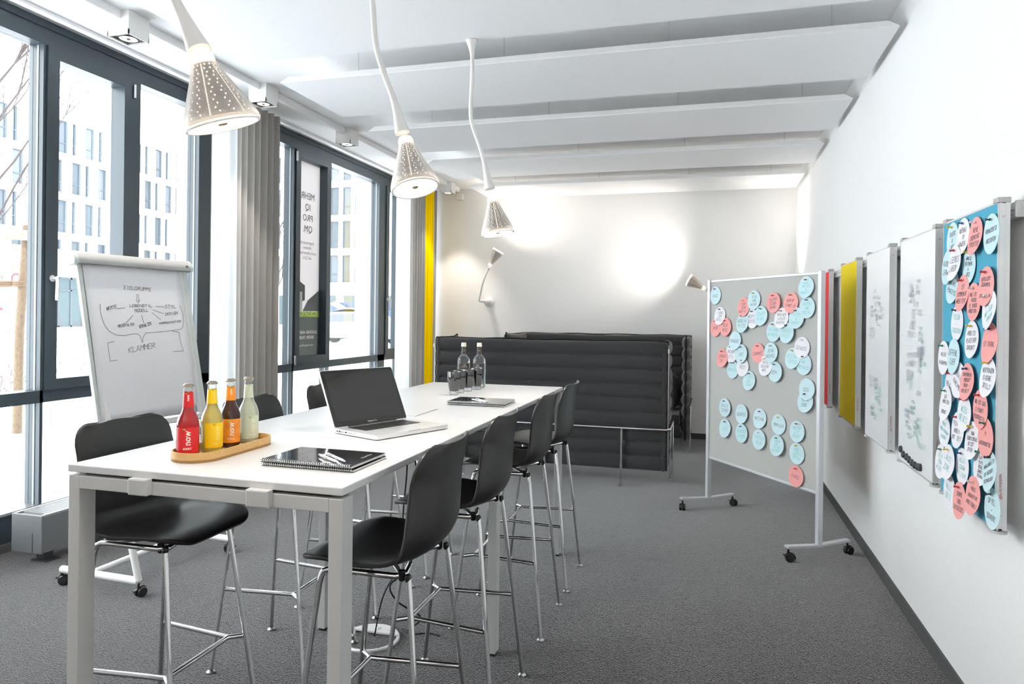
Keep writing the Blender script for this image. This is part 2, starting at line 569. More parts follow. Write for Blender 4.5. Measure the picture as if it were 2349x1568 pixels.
# printed film on the narrow sash: seen from its back, so everything reads mirrored
def film():
    ya, yb = 6.52, 7.05
    t = thing('window_poster', 'tall pale film poster with mirrored lettering stuck on a narrow window pane', 'poster', (-4.278, 6.75, 1.05))
    L = (-4.278, 6.75, 1.05)
    def P(nm, mb, m): return mb.build(nm, m, t, None, loc=L)
    fm = fabric('poster_film', (0.74, 0.69, 0.68), 0.10, 0.01)
    P('poster_sheet', MB().grid(lambda u, v: (-4.2835, ya + (yb - ya) * u, 1.05 + 2.125 * v), 2, 2), fm)
    P('lower_field', MB().grid(lambda u, v: (-4.2825, ya + (yb - ya) * u, 1.05 + .425 * v), 2, 2), fabric('poster_grey', (0.19, 0.215, 0.205), 0.1, 0.02))
    lime = MB()
    lm = mat('poster_lime', (0.42, 0.58, 0.12), 0.6, noise=0.5, nscale=40)
    P('lime_strip', MB().box(-4.2775, -4.2770, ya, yb, 1.475, 1.535), lm)
    P('dark_facade', MB().prism([(ya, 1.92), (ya + .24, 1.82), (ya + .24, 1.66), (ya, 1.60)], 'x', -4.2775, -4.2770), mat('poster_dark', (.10, .11, .11), .6))
    P('white_furniture', MB().box(-4.2768, -4.2764, ya + .04, ya + .19, 1.54, 1.75), mat('poster_white', (.6, .6, .58), .6))
    P('grey_desk', MB().prism([(ya + .20, 1.54), (yb, 1.54), (yb, 1.78), (ya + .30, 1.66)], 'x', -4.2768, -4.2764), mat('poster_mid', (.16, .17, .17), .6))
    tx = mat('poster_text', (0.13, 0.12, 0.11), 0.8)
    tw = mat('poster_text_white', (0.75, 0.75, 0.74), 0.7)
    def W(nm, s, size, y, z, m, b=0.0):
        vs, fs = text_geo(s, size, b)
        mb = MB(); mb.add([(-4.2762, y - p[0], z + p[1]) for p in vs], fs)
        # outside the window text runs towards -y... seen from inside it is mirrored
        P(nm, mb, m)
    for s, z in (('MEHR', 2.80), ('IQ', 2.68), ('PRO', 2.56), ('QM.', 2.44)):
        W('headline', s, .105, 6.80, z, tx)
    for s, z in (('Inspirierende', 2.29), ('Arbeits-', 2.235), ('und Lebensräume', 2.18), ('auf Zeit.', 2.125)):
        W('small_print', s, .052, 6.79, z, mat('poster_text_grey', (.22, .21, .20), .8))
    W('slogan', 'SCHÖNER ARBEITEN.', .048, 6.78, 1.305, tw, .001)
    W('slogan', 'BESSER TAGEN.', .048, 6.78, 1.25, tw, .001)
    W('web_address', 'www.designoffices.de', .036, 6.78, 1.165, tw)
film()

# ------------------------------------------------------------------ suspended ceiling panels
def ceiling_panel(y0, y1, label):
    t = thing('ceiling_panel', label, 'ceiling panel', (-0.94, (y0 + y1) / 2, 3.055), group='suspended ceiling panels')
    L = (-0.94, (y0 + y1) / 2, 3.055)
    x0, x1, zb, zt, ins = -2.80, 0.943, 3.055, 3.10, 0.05
    m = MB()
    vs = [(x0, y0, zb), (x1, y0, zb), (x1, y1, zb), (x0, y1, zb), (x0, y0, zb + .006), (x1, y0, zb + .006), (x1, y1, zb + .006), (x0, y1, zb + .006),
          (x0 + ins, y0 + ins * .4, zt), (x1 - ins, y0 + ins * .4, zt), (x1 - ins, y1 - ins * .4, zt), (x0 + ins, y1 - ins * .4, zt)]
    fs = [(0, 3, 2, 1), (8, 9, 10, 11)]
    for a in range(4):
        b = (a + 1) % 4
        fs += [(a, b, 4 + b, 4 + a), (4 + a, 4 + b, 8 + b, 8 + a)]
    m.add(vs, fs)
    m.build('panel_board', PANEL, t, loc=L)
    for x in (-2.25, -1.25, -.25, .62):
        for y in (y0 + .06, y1 - .06):
            w = MB().tube([(x, y, zt - .004), (x, y, ZC)], .0016, 6)
            w.tube([(x, y, ZC - .018), (x, y, ZC)], .007, 8)
            w.build('hanger_wire', STEEL, t, 40, loc=L)
for y0, y1, lb in ((0.30, 1.15, 'white suspended ceiling panel almost overhead, behind the nearest pendant lamp'), (1.57, 2.43, 'white suspended ceiling panel overhead, only its underside in the top of the picture'), (2.84, 3.735, 'large white suspended ceiling panel whose back edge carries the farthest pendant lamp'),
                   (4.10, 4.92, 'white suspended ceiling panel, second gap from the back of the pendant lamps'), (5.36, 6.17, 'white suspended ceiling panel in the middle of the receding row'),
                   (6.65, 7.43, 'white suspended ceiling panel, next to last before the back wall'), (7.95, 8.77, 'white suspended ceiling panel nearest to the back wall')):
    ceiling_panel(y0, y1, lb)

# ------------------------------------------------------------------ square ceiling spotlights by the window
WARM = (1.0, 0.86, 0.70)
LENS = emis('spot_lamp_glow', (1.0, 0.78, 0.60), 2.2)
BOXW = mat('spot_housing_white', (0.80, 0.79, 0.77), 0.5)
spot_labels = ['white cube ceiling spotlight above the flip chart, nearest and largest', 'white cube ceiling spotlight above the bunched grey curtain', 'white cube ceiling spotlight above the tall mirrored window poster',
               'white cube ceiling spotlight mostly hidden behind the middle pendant lamp', 'white cube ceiling spotlight above the yellow curtain, farthest from the camera']
def spotlight(x, y, label):
    t = thing('ceiling_spotlight', label, 'spotlight', (x, y, 3.112), group='cube spotlights along the window')
    a = .077
    m = MB()
    m.box(-a, a, -a, a, .03, ZC - 3.112 - .0005)
    for (p, q, r, s_) in ((-a, a, -a, -a + .006), (-a, a, a - .006, a), (-a, -a + .006, -a, a), (a - .006, a, -a, a)):
        m.box(p, q, r, s_, 0, .03)
    m.build('housing', BOXW, t)
    MB().box(-a + .006, a - .006, -a + .006, a - .006, .010, .030).build('reflector_plate', BLACKR, t)
    ri = MB(); ri.M = Matrix.Translation((0, 0, .004)); ri.lathe([(.044, 0), (.050, 0), (.050, .008), (.044, .008)], 24, closed=True)
    ri.build('bezel_ring', STEEL, t, 40)
    le = MB(); le.M = Matrix.Translation((0, 0, .006)); le.lathe([(0, .0), (.020, -.001), (.044, .003), (.044, .006), (0, .006)], 24)
    le.build('lamp_lens', LENS, t, 40)
    bu = MB(); bu.M = Matrix.Translation((0, 0, .003)); bu.lathe([(0, -.004), (.010, -.003), (.012, .004), (0, .006)], 16)
    bu.build('bulb_cap', BLACKR, t, 40)
for (y, lb) in zip((3.36, 4.66, 5.95, 7.28, 8.60), spot_labels):
    spotlight(-3.33, y, lb)
    spot('spot_beam', (-3.33, y, 3.10), (-3.33, y, 0), 22, 75, 0.5, (1, .90, .80), .04)
tag(MB().box(-.042, .042, -.03, .03, -.045, .045, .004).build('junction_box', WHITEP), 'small white junction box high on back wall at the rail end', 'junction box').location = (-3.33, 9.068, 3.15)

# ------------------------------------------------------------------ curtains
CURT = fabric('curtain_grey_cloth', (0.40, 0.385, 0.36), 0.35)
CURTY = fabric('curtain_yellow_cloth', (0.80, 0.60, 0.0), 0.25)
CURTLIT = fabric('curtain_grey_backlit_tint', (0.66, 0.68, 0.69), 0.5)  # paler copy of the grey cloth, backlight from the window put into its colour
def curtain(name, y0, y1, folds, amp, m, label, x=-3.69, ph=0.0, parts=None, seed=1):
    rnd = random.Random(seed)
    ofs = [rnd.uniform(-.35, .35) for _ in range(int(folds) + 3)]
    am = [rnd.uniform(.75, 1.15) for _ in range(int(folds) + 3)]
    def fn(u, v):
        y = y0 + (y1 - y0) * u
        k = u * folds
        i = int(k); f = k - i
        o = ofs[i] * (1 - f) + ofs[i + 1] * f
        a = am[i] * (1 - f) + am[i + 1] * f
        w = math.sin(2 * PI * k + ph + o)
        w = math.copysign(abs(w) ** .8, w)
        spread = 1 + .12 * (1 - v) * math.sin(5 * u + seed)
        return (x + amp * a * w * spread + .01 * math.sin(9 * u) * (1 - v), y + .012 * (1 - v) * math.sin(2 * PI * k * .5), 0.012 + 3.222 * v)
    t = thing(name, label, 'curtain', (x, (y0 + y1) / 2, 0.0))
    o = MB().grid(fn, int(folds * 18), 14).build('curtain_cloth', m, t, 180, loc=(x, (y0 + y1) / 2, 0.0))
    hem = MB().grid(lambda u, v: (fn(u, 0)[0] + .002, fn(u, 0)[1], .012 + .05 * v), int(folds * 18), 1)
    return t
curtain('curtain', 4.54, 4.79, 2.2, .03, CURTLIT, 'pale backlit curtain edge hanging beside the flip chart window', seed=3)
curtain('curtain', 4.80, 5.41, 7.0, .045, CURT, 'grey curtain bunched in deep folds between the two window bands', seed=5)
curtain('curtain', 7.82, 8.17, 2.2, .03, CURTLIT, 'pale backlit curtain edge beside the far window, behind the laptop', seed=8)
curtain('curtain', 8.185, 8.65, 6.0, .05, CURT, 'grey brown folded curtain left of the yellow curtain', seed=9)
curtain('curtain', 8.66, 8.93, 3.6, .04, CURTY, 'bright yellow curtain in narrow folds near the back wall corner', seed=12)
curtain('curtain', 8.94, 9.07, 2.0, .04, CURT, 'narrow grey curtain strip between yellow curtain and back wall', seed=14)

# ------------------------------------------------------------------ radiator under the window
def radiator():
    L = (-3.87, 3.2, 0.0)
    t = thing('radiator', 'long low grey floor radiator with slatted top under the window', 'radiator', L)
    x0, x1, y0, y1, zb, zt = -3.985, -3.757, 3.2, 7.6, .078, .30
    MB().box(x0, x1, y0 + .012, y1, zb, zt - .008, .004).build('casing', RADG, t, loc=L)
    e = MB().box(x0 - .002, x1 + .002, y0, y0 + .012, zb - .003, zt, .003)
    e.build('end_cap', RADG, t, loc=L)
    MB().box(x1 - .07, x1 - .066, y0 - .001, y0 + .001, zb, zb + .115).build('end_slot', BLACKR, t, loc=L)
    g = MB()
    n = 300
    for i in range(n):
        y = y0 + .05 + i * (y1 - y0 - .1) / n
        g.box(x0 + .025, x1 - .025, y, y + .006, zt - .008, zt + .001)
    g.box(x0, x0 + .024, y0 + .012, y1, zt - .01, zt + .002).box(x1 - .024, x1, y0 + .012, y1, zt - .01, zt + .002)
    o = g.build('grille', mat('radiator_grille', (.26, .265, .27), .4), t, loc=L, fix=False); o['kind'] = 'stuff'
    for y in (3.32, 5.4, 7.4):
        f = MB().box(-3.90, -3.84, y - .03, y + .03, .004, zb + .01).box(-3.925, -3.80, y - .045, y + .045, 0.0, .008)
        f.build('foot', mat('radiator_foot', (.10, .103, .11), .5), t, loc=L)
radiator()

# ------------------------------------------------------------------ high table
TZ = 1.06
def table():
    L = (-1.337, 2.99, 0.0)
    t = thing('high_table', 'long white bar-height meeting table with square metal legs', 'table', L)
    MB().box(-1.785, -.897, 1.60, 4.375, TZ - .022, TZ, .003).build('tabletop', TABLEW, t, loc=L)
    for y in (1.60, 2.955, 4.315):
        MB().box(-1.742, -.936, y, y + .055, .993, 1.030, .002).build('cross_beam', TABLEF, t, loc=L)
        for sx in (0, 1):
            xa, xb = ((-1.780, -1.742) if sx == 0 else (-.936, -.897))
            m = MB().box(xa, xb, y, y + .058, .012, 1.030, .002)
            lg = m.build('leg', TABLEF, t, loc=L)
            MB().box(xa + .004, xb - .004, y + .004, y + .054, 0.0, .013).build('foot_glide', BLACKR, lg, loc=L)
    for x in (-1.55, -1.13):
        MB().box(x - .02, x + .02, 1.66, 4.31, .985, 1.03).build('rail', TABLEF, t, loc=L)
    MB().box(-1.74, -.94, 1.62, 4.36, 1.0305, 1.0385).build('spacer', BLACKR, t, loc=L)
    for (xa, xb) in ((-1.549, -1.486), (-1.169, -1.100)):
        cl = MB().box(xa, xb, 1.578, 1.6005, .995, 1.041, .0025).build('clamp_block', TABLEF, t, loc=L)
        MB().box(xa + .003, xb - .003, 1.5765, 1.579, .998, 1.038, .001).build('clamp_cover', TABLEF, cl, loc=L)
        vs, fs = text_geo('vitra.', .013)
        m = MB(); m.add([((xa + xb) / 2 + p[0] + .002, 1.5762, 1.0075 + p[1]) for p in vs], fs)
        m.build('embossed_logo', mat('emboss_grey', (.52, .52, .51), .5), cl, loc=L)
    # cable flap let into the top
    fl = MB()
    fl.box(-1.40, -1.24, 2.84, 3.10, TZ - .001, TZ + .0015)
    f = fl.build('cable_flap', TABLEW, t, loc=L)
    MB().box(-1.238, -1.235, 2.83, 3.11, TZ, TZ + .0006).box(-1.244, -1.241, 2.86, 3.08, TZ + .001, TZ + .0018).build('flap_joint', mat('joint_grey', (.35, .35, .35), .6), t, loc=L)
    return t
table()

def cable(pts, label, r=.0035):
    o = MB().tube(bez(pts, 8), r, 8).build('cable', BLACKR, None, 180, loc=pts[-1])
    return tag(o, label, 'cable')
cable([(-1.30, 2.88, .98), (-1.29, 2.87, .82), (-1.32, 2.90, .60), (-1.36, 3.0, .38), (-1.45, 2.98, .20), (-1.49, 2.97, .006)], 'black cable hanging from under the white table to the floor box')
cable([(-1.26, 2.87, .98), (-1.25, 2.88, .80), (-1.25, 2.90, .56), (-1.30, 2.92, .36), (-1.36, 2.86, .30), (-1.33, 2.88, .22), (-1.28, 3.02, .10), (-1.36, 3.06, .012)], 'black cable with a loop below the table, beside the straight one', .004)
cable([(-1.40, 3.08, .008), (-1.33, 3.04, .008), (-1.26, 3.07, .008), (-1.20, 3.06, .008)], 'short black cable end lying on the carpet beside the floor box')

def floor_box():
    c = (-1.50, 2.95, 0)
    t = thing('floor_outlet', 'round floor outlet with steel ring and raised pale lid under the table', 'floor outlet', c)
    MB().lathe([(.118, 0.0), (.136, 0.0), (.136, .006), (.132, .010), (.122, .010), (.118, .006)], 40, closed=True).build('ring', ALU, t, 40)
    poly = [(.128 * math.cos(a), .128 * math.sin(a)) for a in [math.radians(20 + 140 * i / 16) for i in range(17)]]
    MB().prism(poly, 'z', .008, .016).build('lid', WHITEM, t)
    d = MB(); d.M = Matrix.Translation((0.0, .085, .016)); d.lathe([(0, 0), (.012, 0), (.010, .004), (0, .004)], 16)
    d.build('lid_knob', STEEL, t, 40)
floor_box()

# ------------------------------------------------------------------ bar stools
PROF = [(.208, .766), (.190, .777), (.150, .786), (.09, .786), (.02, .781), (-.05, .776), (-.105, .777), (-.15, .790), (-.180, .815), (-.197, .855), (-.203, .91), (-.207, .97), (-.213, 1.03), (-.222, 1.085), (-.233, 1.125)]
def prof_at(sv):
    P = bez([(a, 0, b) for a, b in PROF], 6)
    return P
PS = bez([(a, 0, b) for a, b in PROF], 6)
SL = [0.0]
for i in range(1, len(PS)):
    SL.append(SL[-1] + (PS[i] - PS[i - 1]).length)
TOT = SL[-1]
def prof_pos(s):
    s = max(0, min(TOT, s))
    for i in range(1, len(SL)):
        if SL[i] >= s:
            f = (s - SL[i - 1]) / max(1e-9, SL[i] - SL[i - 1])
            return PS[i - 1].lerp(PS[i], f)
    return PS[-1]
def shell_mesh():
    def halfw(s):
        w = .205 + .018 * math.sin(PI * min(1, s / TOT * 1.15))
        if s < .10:
            r = .10; dd = max(0, s); w = w - r + math.sqrt(max(0, r * r - (r - dd) ** 2)) + 0
        e = TOT - s
        if e < .075:
            r = .075; w = w - r + math.sqrt(max(0, r * r - (r - e) ** 2))
        return w
    ss = []
    NS = 46
    for i in range(NS + 1):
        t = i / NS
        ss.append(TOT * (t - .05 * math.sin(2 * PI * t)))
    ss = [0, .001, .004, .009, .017, .028, .045, .066] + [s for s in ss if .085 < s < TOT - .07] + [TOT - d for d in (.06, .045, .03, .018, .010, .005, .0015, 0)]
    NU = 18
    vs = []; fs = []
    for s in ss:
        p = prof_pos(s)
        q = prof_pos(min(TOT, s + .01)) - prof_pos(max(0, s - .01))
        q.normalize()
        nrm = Vector((q.z, 0, -q.x))      # towards the sitter (front / up)
        if nrm.z < 0 and s < TOT * .4: nrm = -nrm
        if nrm.x < 0 and s > TOT * .6: nrm = -nrm
        if s >= TOT * .4 and s <= TOT * .6 and nrm.x + nrm.z < 0: nrm = -nrm
        tt = s / TOT
        camber = .010 + .030 * max(0, min(1, (tt - .3) / .3))
        if tt > .85: camber *= 1 - .35 * (tt - .85) / .15
        if tt < .15: camber *= tt / .15 * 1.0
        w = halfw(s)
        for j in range(NU + 1):
            u = -1 + 2 * j / NU
            c = nrm * (camber * (u * u) ** 1.1)
            vs.append((p.x + c.x, u * w, p.z + c.z))
    for i in range(len(ss) - 1):
        for j in range(NU):
            a = i * (NU + 1) + j
            fs.append((a, a + 1, a + NU + 2, a + NU + 1))
    m = MB(); m.add(vs, fs)
    return m

def make_stool(label, shell_mat, bent):
    """bent: which corner leg (+1: front left, -1: back right of the sitter) turns under the seat side before it reaches the mount"""
    t = thing('bar_stool', label, 'bar stool', (0, 0, 0), group='bar stools around the high table')
    sh = shell_mesh().build('seat_shell', shell_mat, t, 180)
    so = sh.modifiers.new('thick', 'SOLIDIFY'); so.thickness = .011; so.offset = -1.0
    bv = sh.modifiers.new('round', 'BEVEL'); bv.width = .003; bv.segments = 2; bv.limit_method = 'ANGLE'; bv.angle_limit = math.radians(60)
    R = .0092
    def glide(par, x, y):
        g = MB(); g.M = Matrix.Translation((x, y, 0)); g.lathe([(.017, 0), (.018, .004), (.014, .007), (.009, .012), (.0088, .020), (0, .020)], 16)
        g.build('foot_glide', STEEL, par, 40)
    for (sx, sy) in ((1, 1), (-1, -1), (-1, 1), (1, -1)):
        foot = Vector((.22 * sx, .21 * sy, .012))
        if sx == sy == bent:
            top = Vector((.132 * sx, .170 * sy, .738))
            dirn = (top - foot).normalized()
            pts = [foot, foot.lerp(top, .5), top - dirn * .03, top - dirn * .010 + Vector((-.003 * sx, 0, .003)), top + Vector((-.008 * sx, -.001 * sy, .010)), top + Vector((-.022 * sx, -.003 * sy, .016)), top + Vector((-.045 * sx, -.006 * sy, .017)), Vector((-.10 * sx, .152 * sy, .752)), Vector((-.122 * sx, .135 * sy, .753)), Vector((-.10 * sx, .05 * sy, .753))]
            lg = MB().tube(pts, R, 12).build('leg', CHROME, t, 60)
        else:
            top = Vector(((.124 if sx > 0 else .140) * sx, .150 * sy, .754))
            lg = MB().tube([foot, foot.lerp(top, .5), top.lerp(foot, .06), top], [R, R, R, R * .75], 12).build('leg', CHROME, t, 60)
        glide(lg, foot.x, foot.y)
    for sy in (1, -1):
        x = -.124 if bent < 0 else -.138
        x = abs(x) if bent < 0 else x
        b = MB(); b.M = Matrix.Translation((x, .150 * sy, .750)); b.lathe([(0, -.014), (.007, -.012), (.0098, -.005), (.0098, .004), (.008, .010), (0, .012)], 14)
        b.build('mount_ball', BLACKP, t, 60)
        b = MB(); b.M = Matrix.Translation((x + .022 * bent, .145 * sy, .748)); b.lathe([(.007, -.010), (.010, -.006), (.011, .02), (0, .022)], 14)
        b.build('mount_block', BLACKP, t, 40)
    cb = MB().tube([(-.12, .15, .752), (.0, .0, .756), (.12, -.15, .752)], R, 10).tube([(-.12, -.15, .752), (.0, .0, .738), (.12, .15, .752)], R, 10)
    cb.build('under_seat_cross', CHROME, t, 60)
    zr = .345
    f = zr / .742
    fx, fy = .22 + (.124 - .22) * f, .21 + (.156 - .21) * f
    J = {}
    fr = MB()
    for sy in (1, -1):
        J[sy] = Vector((fx - .045, (fy - .035) * sy, zr))
        fr.tube([(fx, fy * sy, zr), J[sy].lerp(Vector((fx, fy * sy, zr)), .35), J[sy]], .0085, 10)
        fr.tube([J[sy], Vector((-fx, fy * sy, zr))], .0085, 10)
    fr.tube([J[1], J[-1]], .0085, 10)
    fr.build('footrest', CHROME, t, 60)
    return t

stools = [
 (-.962, 2.00, PI, 'black bar stool in front at the right side of the table, back towards camera'),
 (-.962, 2.63, PI, 'black bar stool right of table, second behind the nearest one'),
 (-.962, 3.38, PI, 'black bar stool right of table, third from the camera'),
 (-.962, 3.985, PI, 'black bar stool at the far right corner of the table, fourth in its row'),
 (-1.775, 1.985, 0, 'black bar stool at the near left corner of the table, seat facing right'),
 (-1.775, 2.69, 0, 'black bar stool on the window side, backrest behind the lemonade bottles'),
 (-1.80, 3.37, 0, 'black bar stool on the window side, backrest left of the laptop'),
 (-1.77, 3.94, 0, 'bar stool on the window side hidden behind the laptop screen'),
]
protoR = make_stool(stools[0][3], BLACKP, 1)
protoL = make_stool(stools[4][3], BLACKP, -1)
for i, (x, y, rz, lb) in enumerate(stools):
    o = protoR if i == 0 else protoL if i == 4 else copy_tree(protoR if i < 4 else protoL)
    o.location = (x, y, 0); o.rotation_euler = (0, 0, rz); o['label'] = lb

# ------------------------------------------------------------------ tray and bottles
WOOD = mat('oak_veneer', (0.62, 0.37, 0.13), 0.4, noise=0.22, nscale=14, stretch=(3, 60, 60))
def tray():
    cx, cy = -1.492, 1.905
    ang = math.atan2(2.07 - 1.79, -1.485 + 1.535) 
    t = thing('wooden_tray', 'long oblong oak tray with rounded ends holding four lemonade bottles', 'tray', (cx, cy, TZ + .0004), math.radians(91))
    hl, r = .118, .076
    def oval(rr, n=14):
        return arc(hl, 0, rr, -PI / 2, PI / 2, n) + arc(-hl, 0, rr, PI / 2, 1.5 * PI, n)
    MB().prism(oval(r), 'z', 0, .008).build('tray_base', WOOD, t)
    o, i_ = oval(r), oval(r - .005)
    m = MB(); n = len(o)
    vs = [(p[0], p[1], z) for z in (0.0, .029) for p in o] + [(p[0], p[1], z) for z in (0.006, .029) for p in i_]
    fs = []
    for k in range(n):
        j = (k + 1) % n
        fs += [(k, j, n + j, n + k), (2 * n + k, 3 * n + k, 3 * n + j, 2 * n + j), (n + k, n + j, 3 * n + j, 3 * n + k), (k, 2 * n + k, 2 * n + j, j)]
    m.add(vs, fs)
    m.build('tray_rim', WOOD, t, 40)
tray()

CAP = mat('crown_cap_silver', (0.34, 0.30, 0.24), 0.3, 0.9)
SHELL = thin_glass('bottle_glass', (0.97, 0.98, 0.97), 0.05)
def liquid_mat(name, col, body):
    """coloured drink: cloudy body that lets daylight through, with a wet gloss"""
    if name in MATS: return MATS[name]
    m = bpy.data.materials.new(name); m.use_nodes = True
    nt = m.node_tree; nt.nodes.clear()
    out = nt.nodes.new('ShaderNodeOutputMaterial')
    df = nt.nodes.new('ShaderNodeBsdfDiffuse'); df.inputs[0].default_value = col + (1,)
    tl = nt.nodes.new('ShaderNodeBsdfTranslucent'); tl.inputs[0].default_value = col + (1,)
    tr = nt.nodes.new('ShaderNodeBsdfTransparent'); tr.inputs[0].default_value = col + (1,)
    a = nt.nodes.new('ShaderNodeMixShader'); a.inputs[0].default_value = .65
    nt.links.new(df.outputs[0], a.inputs[1]); nt.links.new(tl.outputs[0], a.inputs[2])
    b = nt.nodes.new('ShaderNodeMixShader'); b.inputs[0].default_value = 1 - body
    nt.links.new(a.outputs[0], b.inputs[1]); nt.links.new(tr.outputs[0], b.inputs[2])
    fr = nt.nodes.new('ShaderNodeFresnel'); fr.inputs['IOR'].default_value = 1.33
    gl = nt.nodes.new('ShaderNodeBsdfGlossy'); gl.inputs['Roughness'].default_value = .04
    c = nt.nodes.new('ShaderNodeMixShader')
    nt.links.new(fr.outputs[0], c.inputs[0]); nt.links.new(b.outputs[0], c.inputs[1]); nt.links.new(gl.outputs[0], c.inputs[2])
    nt.links.new(c.outputs[0], out.inputs[0])
    MATS[name] = m
    return m
BP = [(a * 1.09, b * 1.038) for a, b in [(0, .001), (.026, 0), (.0295, .004), (.0300, .012), (.0300, .092), (.0285, .104), (.024, .118), (.0180, .130), (.0150, .139), (.0140, .150), (.0128, .175), (.0118, .196), (.0118, .204)]]
def soda(x, y, rz, liq, labcol, labgrad, word, txtcol, label):
    t = thing('lemonade_bottle', label, 'bottle', (x, y, TZ + .0088), rz, 'lemonade bottles in the wooden tray')
    MB().lathe(BP, 32).build('bottle_glass', SHELL, t, 40)
    lp = [(0, .004), (.027, .004), (.0288, .014), (.0288, .092), (.0272, .104), (.0228, .117), (.0168, .130), (.0140, .139), (.0132, .147), (0, .147)]
    lp = [(a * 1.09, b * 1.038) for a, b in lp]
    MB().lathe(lp, 32).build('drink', liq, t, 60)
    c = MB(); n = 42
    vs = []; fs = []
    for k, (r, z) in enumerate(((.0155, .2105), (.0150, .2145), (.0138, .218), (.0105, .2205), (0.0005, .221))):
        for j in range(n):
            rr = r + (.0007 * (1 if j % 2 else -1) if k < 2 else 0)
            a = 2 * PI * j / n
            vs.append((rr * math.cos(a), rr * math.sin(a), z))
    for k in range(4):
        for j in range(n):
            j2 = (j + 1) % n
            fs.append((k * n + j, k * n + j2, (k + 1) * n + j2, (k + 1) * n + j))
    c.add(vs, fs); c.build('crown_cap', CAP, t, 30)
    lm = labcol
    def wrap(r0, z):
        return r0
    def rad(z):
        for (a, b) in zip(BP[:-1], BP[1:]):
            if a[1] <= z <= b[1] and b[1] > a[1]:
                return a[0] + (b[0] - a[0]) * (z - a[1]) / (b[1] - a[1])
        return .03
    # body label faces local -y
    def patch(nm, z0, z1, hw, m, off):
        mb = MB().grid(lambda u, v: ((rad(z0 + (z1 - z0) * v) + off) * math.sin(hw * (2 * u - 1)), -(rad(z0 + (z1 - z0) * v) + off) * math.cos(hw * (2 * u - 1)), z0 + (z1 - z0) * v), 20, 4)
        return mb.build(nm, m, t, 180)
    patch('body_label', .016, .092, math.radians(62), lm, .0004)
    patch('neck_label', .150, .195, math.radians(170), labgrad, .0004)
    def wtext(nm, s, size, zc, a0, m, vertical, bold, sx=1.0):
        vs, fs = text_geo(s, size, bold)
        mb = MB(); out = []
        for p in vs:
            if vertical: dx, dz = -p[1], p[0] * sx
            else: dx, dz = p[0], p[1]
            z = zc + dz; rr = rad(z) + .0009
            a = a0 + dx / rr
            out.append((rr * math.sin(a), -rr * math.cos(a), z))
        mb.add(out, fs)
        mb.build(nm, m, t)
    wtext('logo', 'now', .026, .060, 0.02, txtcol, True, .0006, .95)
    wtext('logo', 'now', .011, .178, 0.0, txtcol, True, .0003, .95)
    wtext('flavour', word, .0085, .0285, 0.0, txtcol, False, .0002)
    for zc, rr_, a0 in ((.0855, .0040, -.28), (.1905, .0022, -.35)):
        mb = MB(); pts = arc(0, 0, rr_, math.radians(-60), math.radians(200), 12)
        vs = []
        def S(px, pz):
            z = zc + pz; r_ = rad(z) + .0010; a = a0 + px / r_
            return (r_ * math.sin(a), -r_ * math.cos(a), z)
        n_ = len(pts)
        mb.add([S(p[0], p[1]) for p in pts] + [S(p[0] * .35, p[1] * .35) for p in pts], [(k, k + 1, n_ + k + 1, n_ + k) for k in range(n_ - 1)])
        mb.build('leaf_swirl', mat('swirl_green', (.28, .45, .06), .5), t)
CREAM = mat('print_cream', (.85, .78, .66), .5)
rz0 = math.radians(38)
soda(-1.510, 1.764, rz0, liquid_mat('drink_red', (.80, .010, .014), .75), mat('label_red', (.66, .012, .014), .4), mat('label_red', (.66, .012, .014), .4), 'BERRY', CREAM, 'red berry lemonade bottle, nearest in the oak tray')
soda(-1.500, 1.856, rz0 + .5, liquid_mat('drink_yellow', (1.0, .84, .30), .9), mat('label_yellow', (.90, .58, .0), .4), mat('label_yellow', (.90, .58, .0), .4), 'LEMON', mat('print_yellow_pale', (.88, .72, .20), .5), 'yellow lemonade bottle with yellow label, second in the oak tray')
soda(-1.504, 1.949, rz0 + .1, liquid_mat('drink_brown', (.16, .028, .006), .75), mat('label_orange', (.80, .26, .012), .4, noise=.25, nscale=20), mat('label_orange', (.80, .26, .012), .4), 'COLA', CREAM, 'dark brown cola bottle with orange label in the oak tray')
soda(-1.498, 2.034, rz0 + .4, liquid_mat('drink_pale', (.90, .90, .74), .7), mat('label_pale', (.56, .62, .46), .4), mat('label_pale', (.60, .66, .50), .4), 'MATE', mat('print_pale', (.78, .74, .58), .5), 'pale whitish lemonade bottle, farthest in the oak tray')

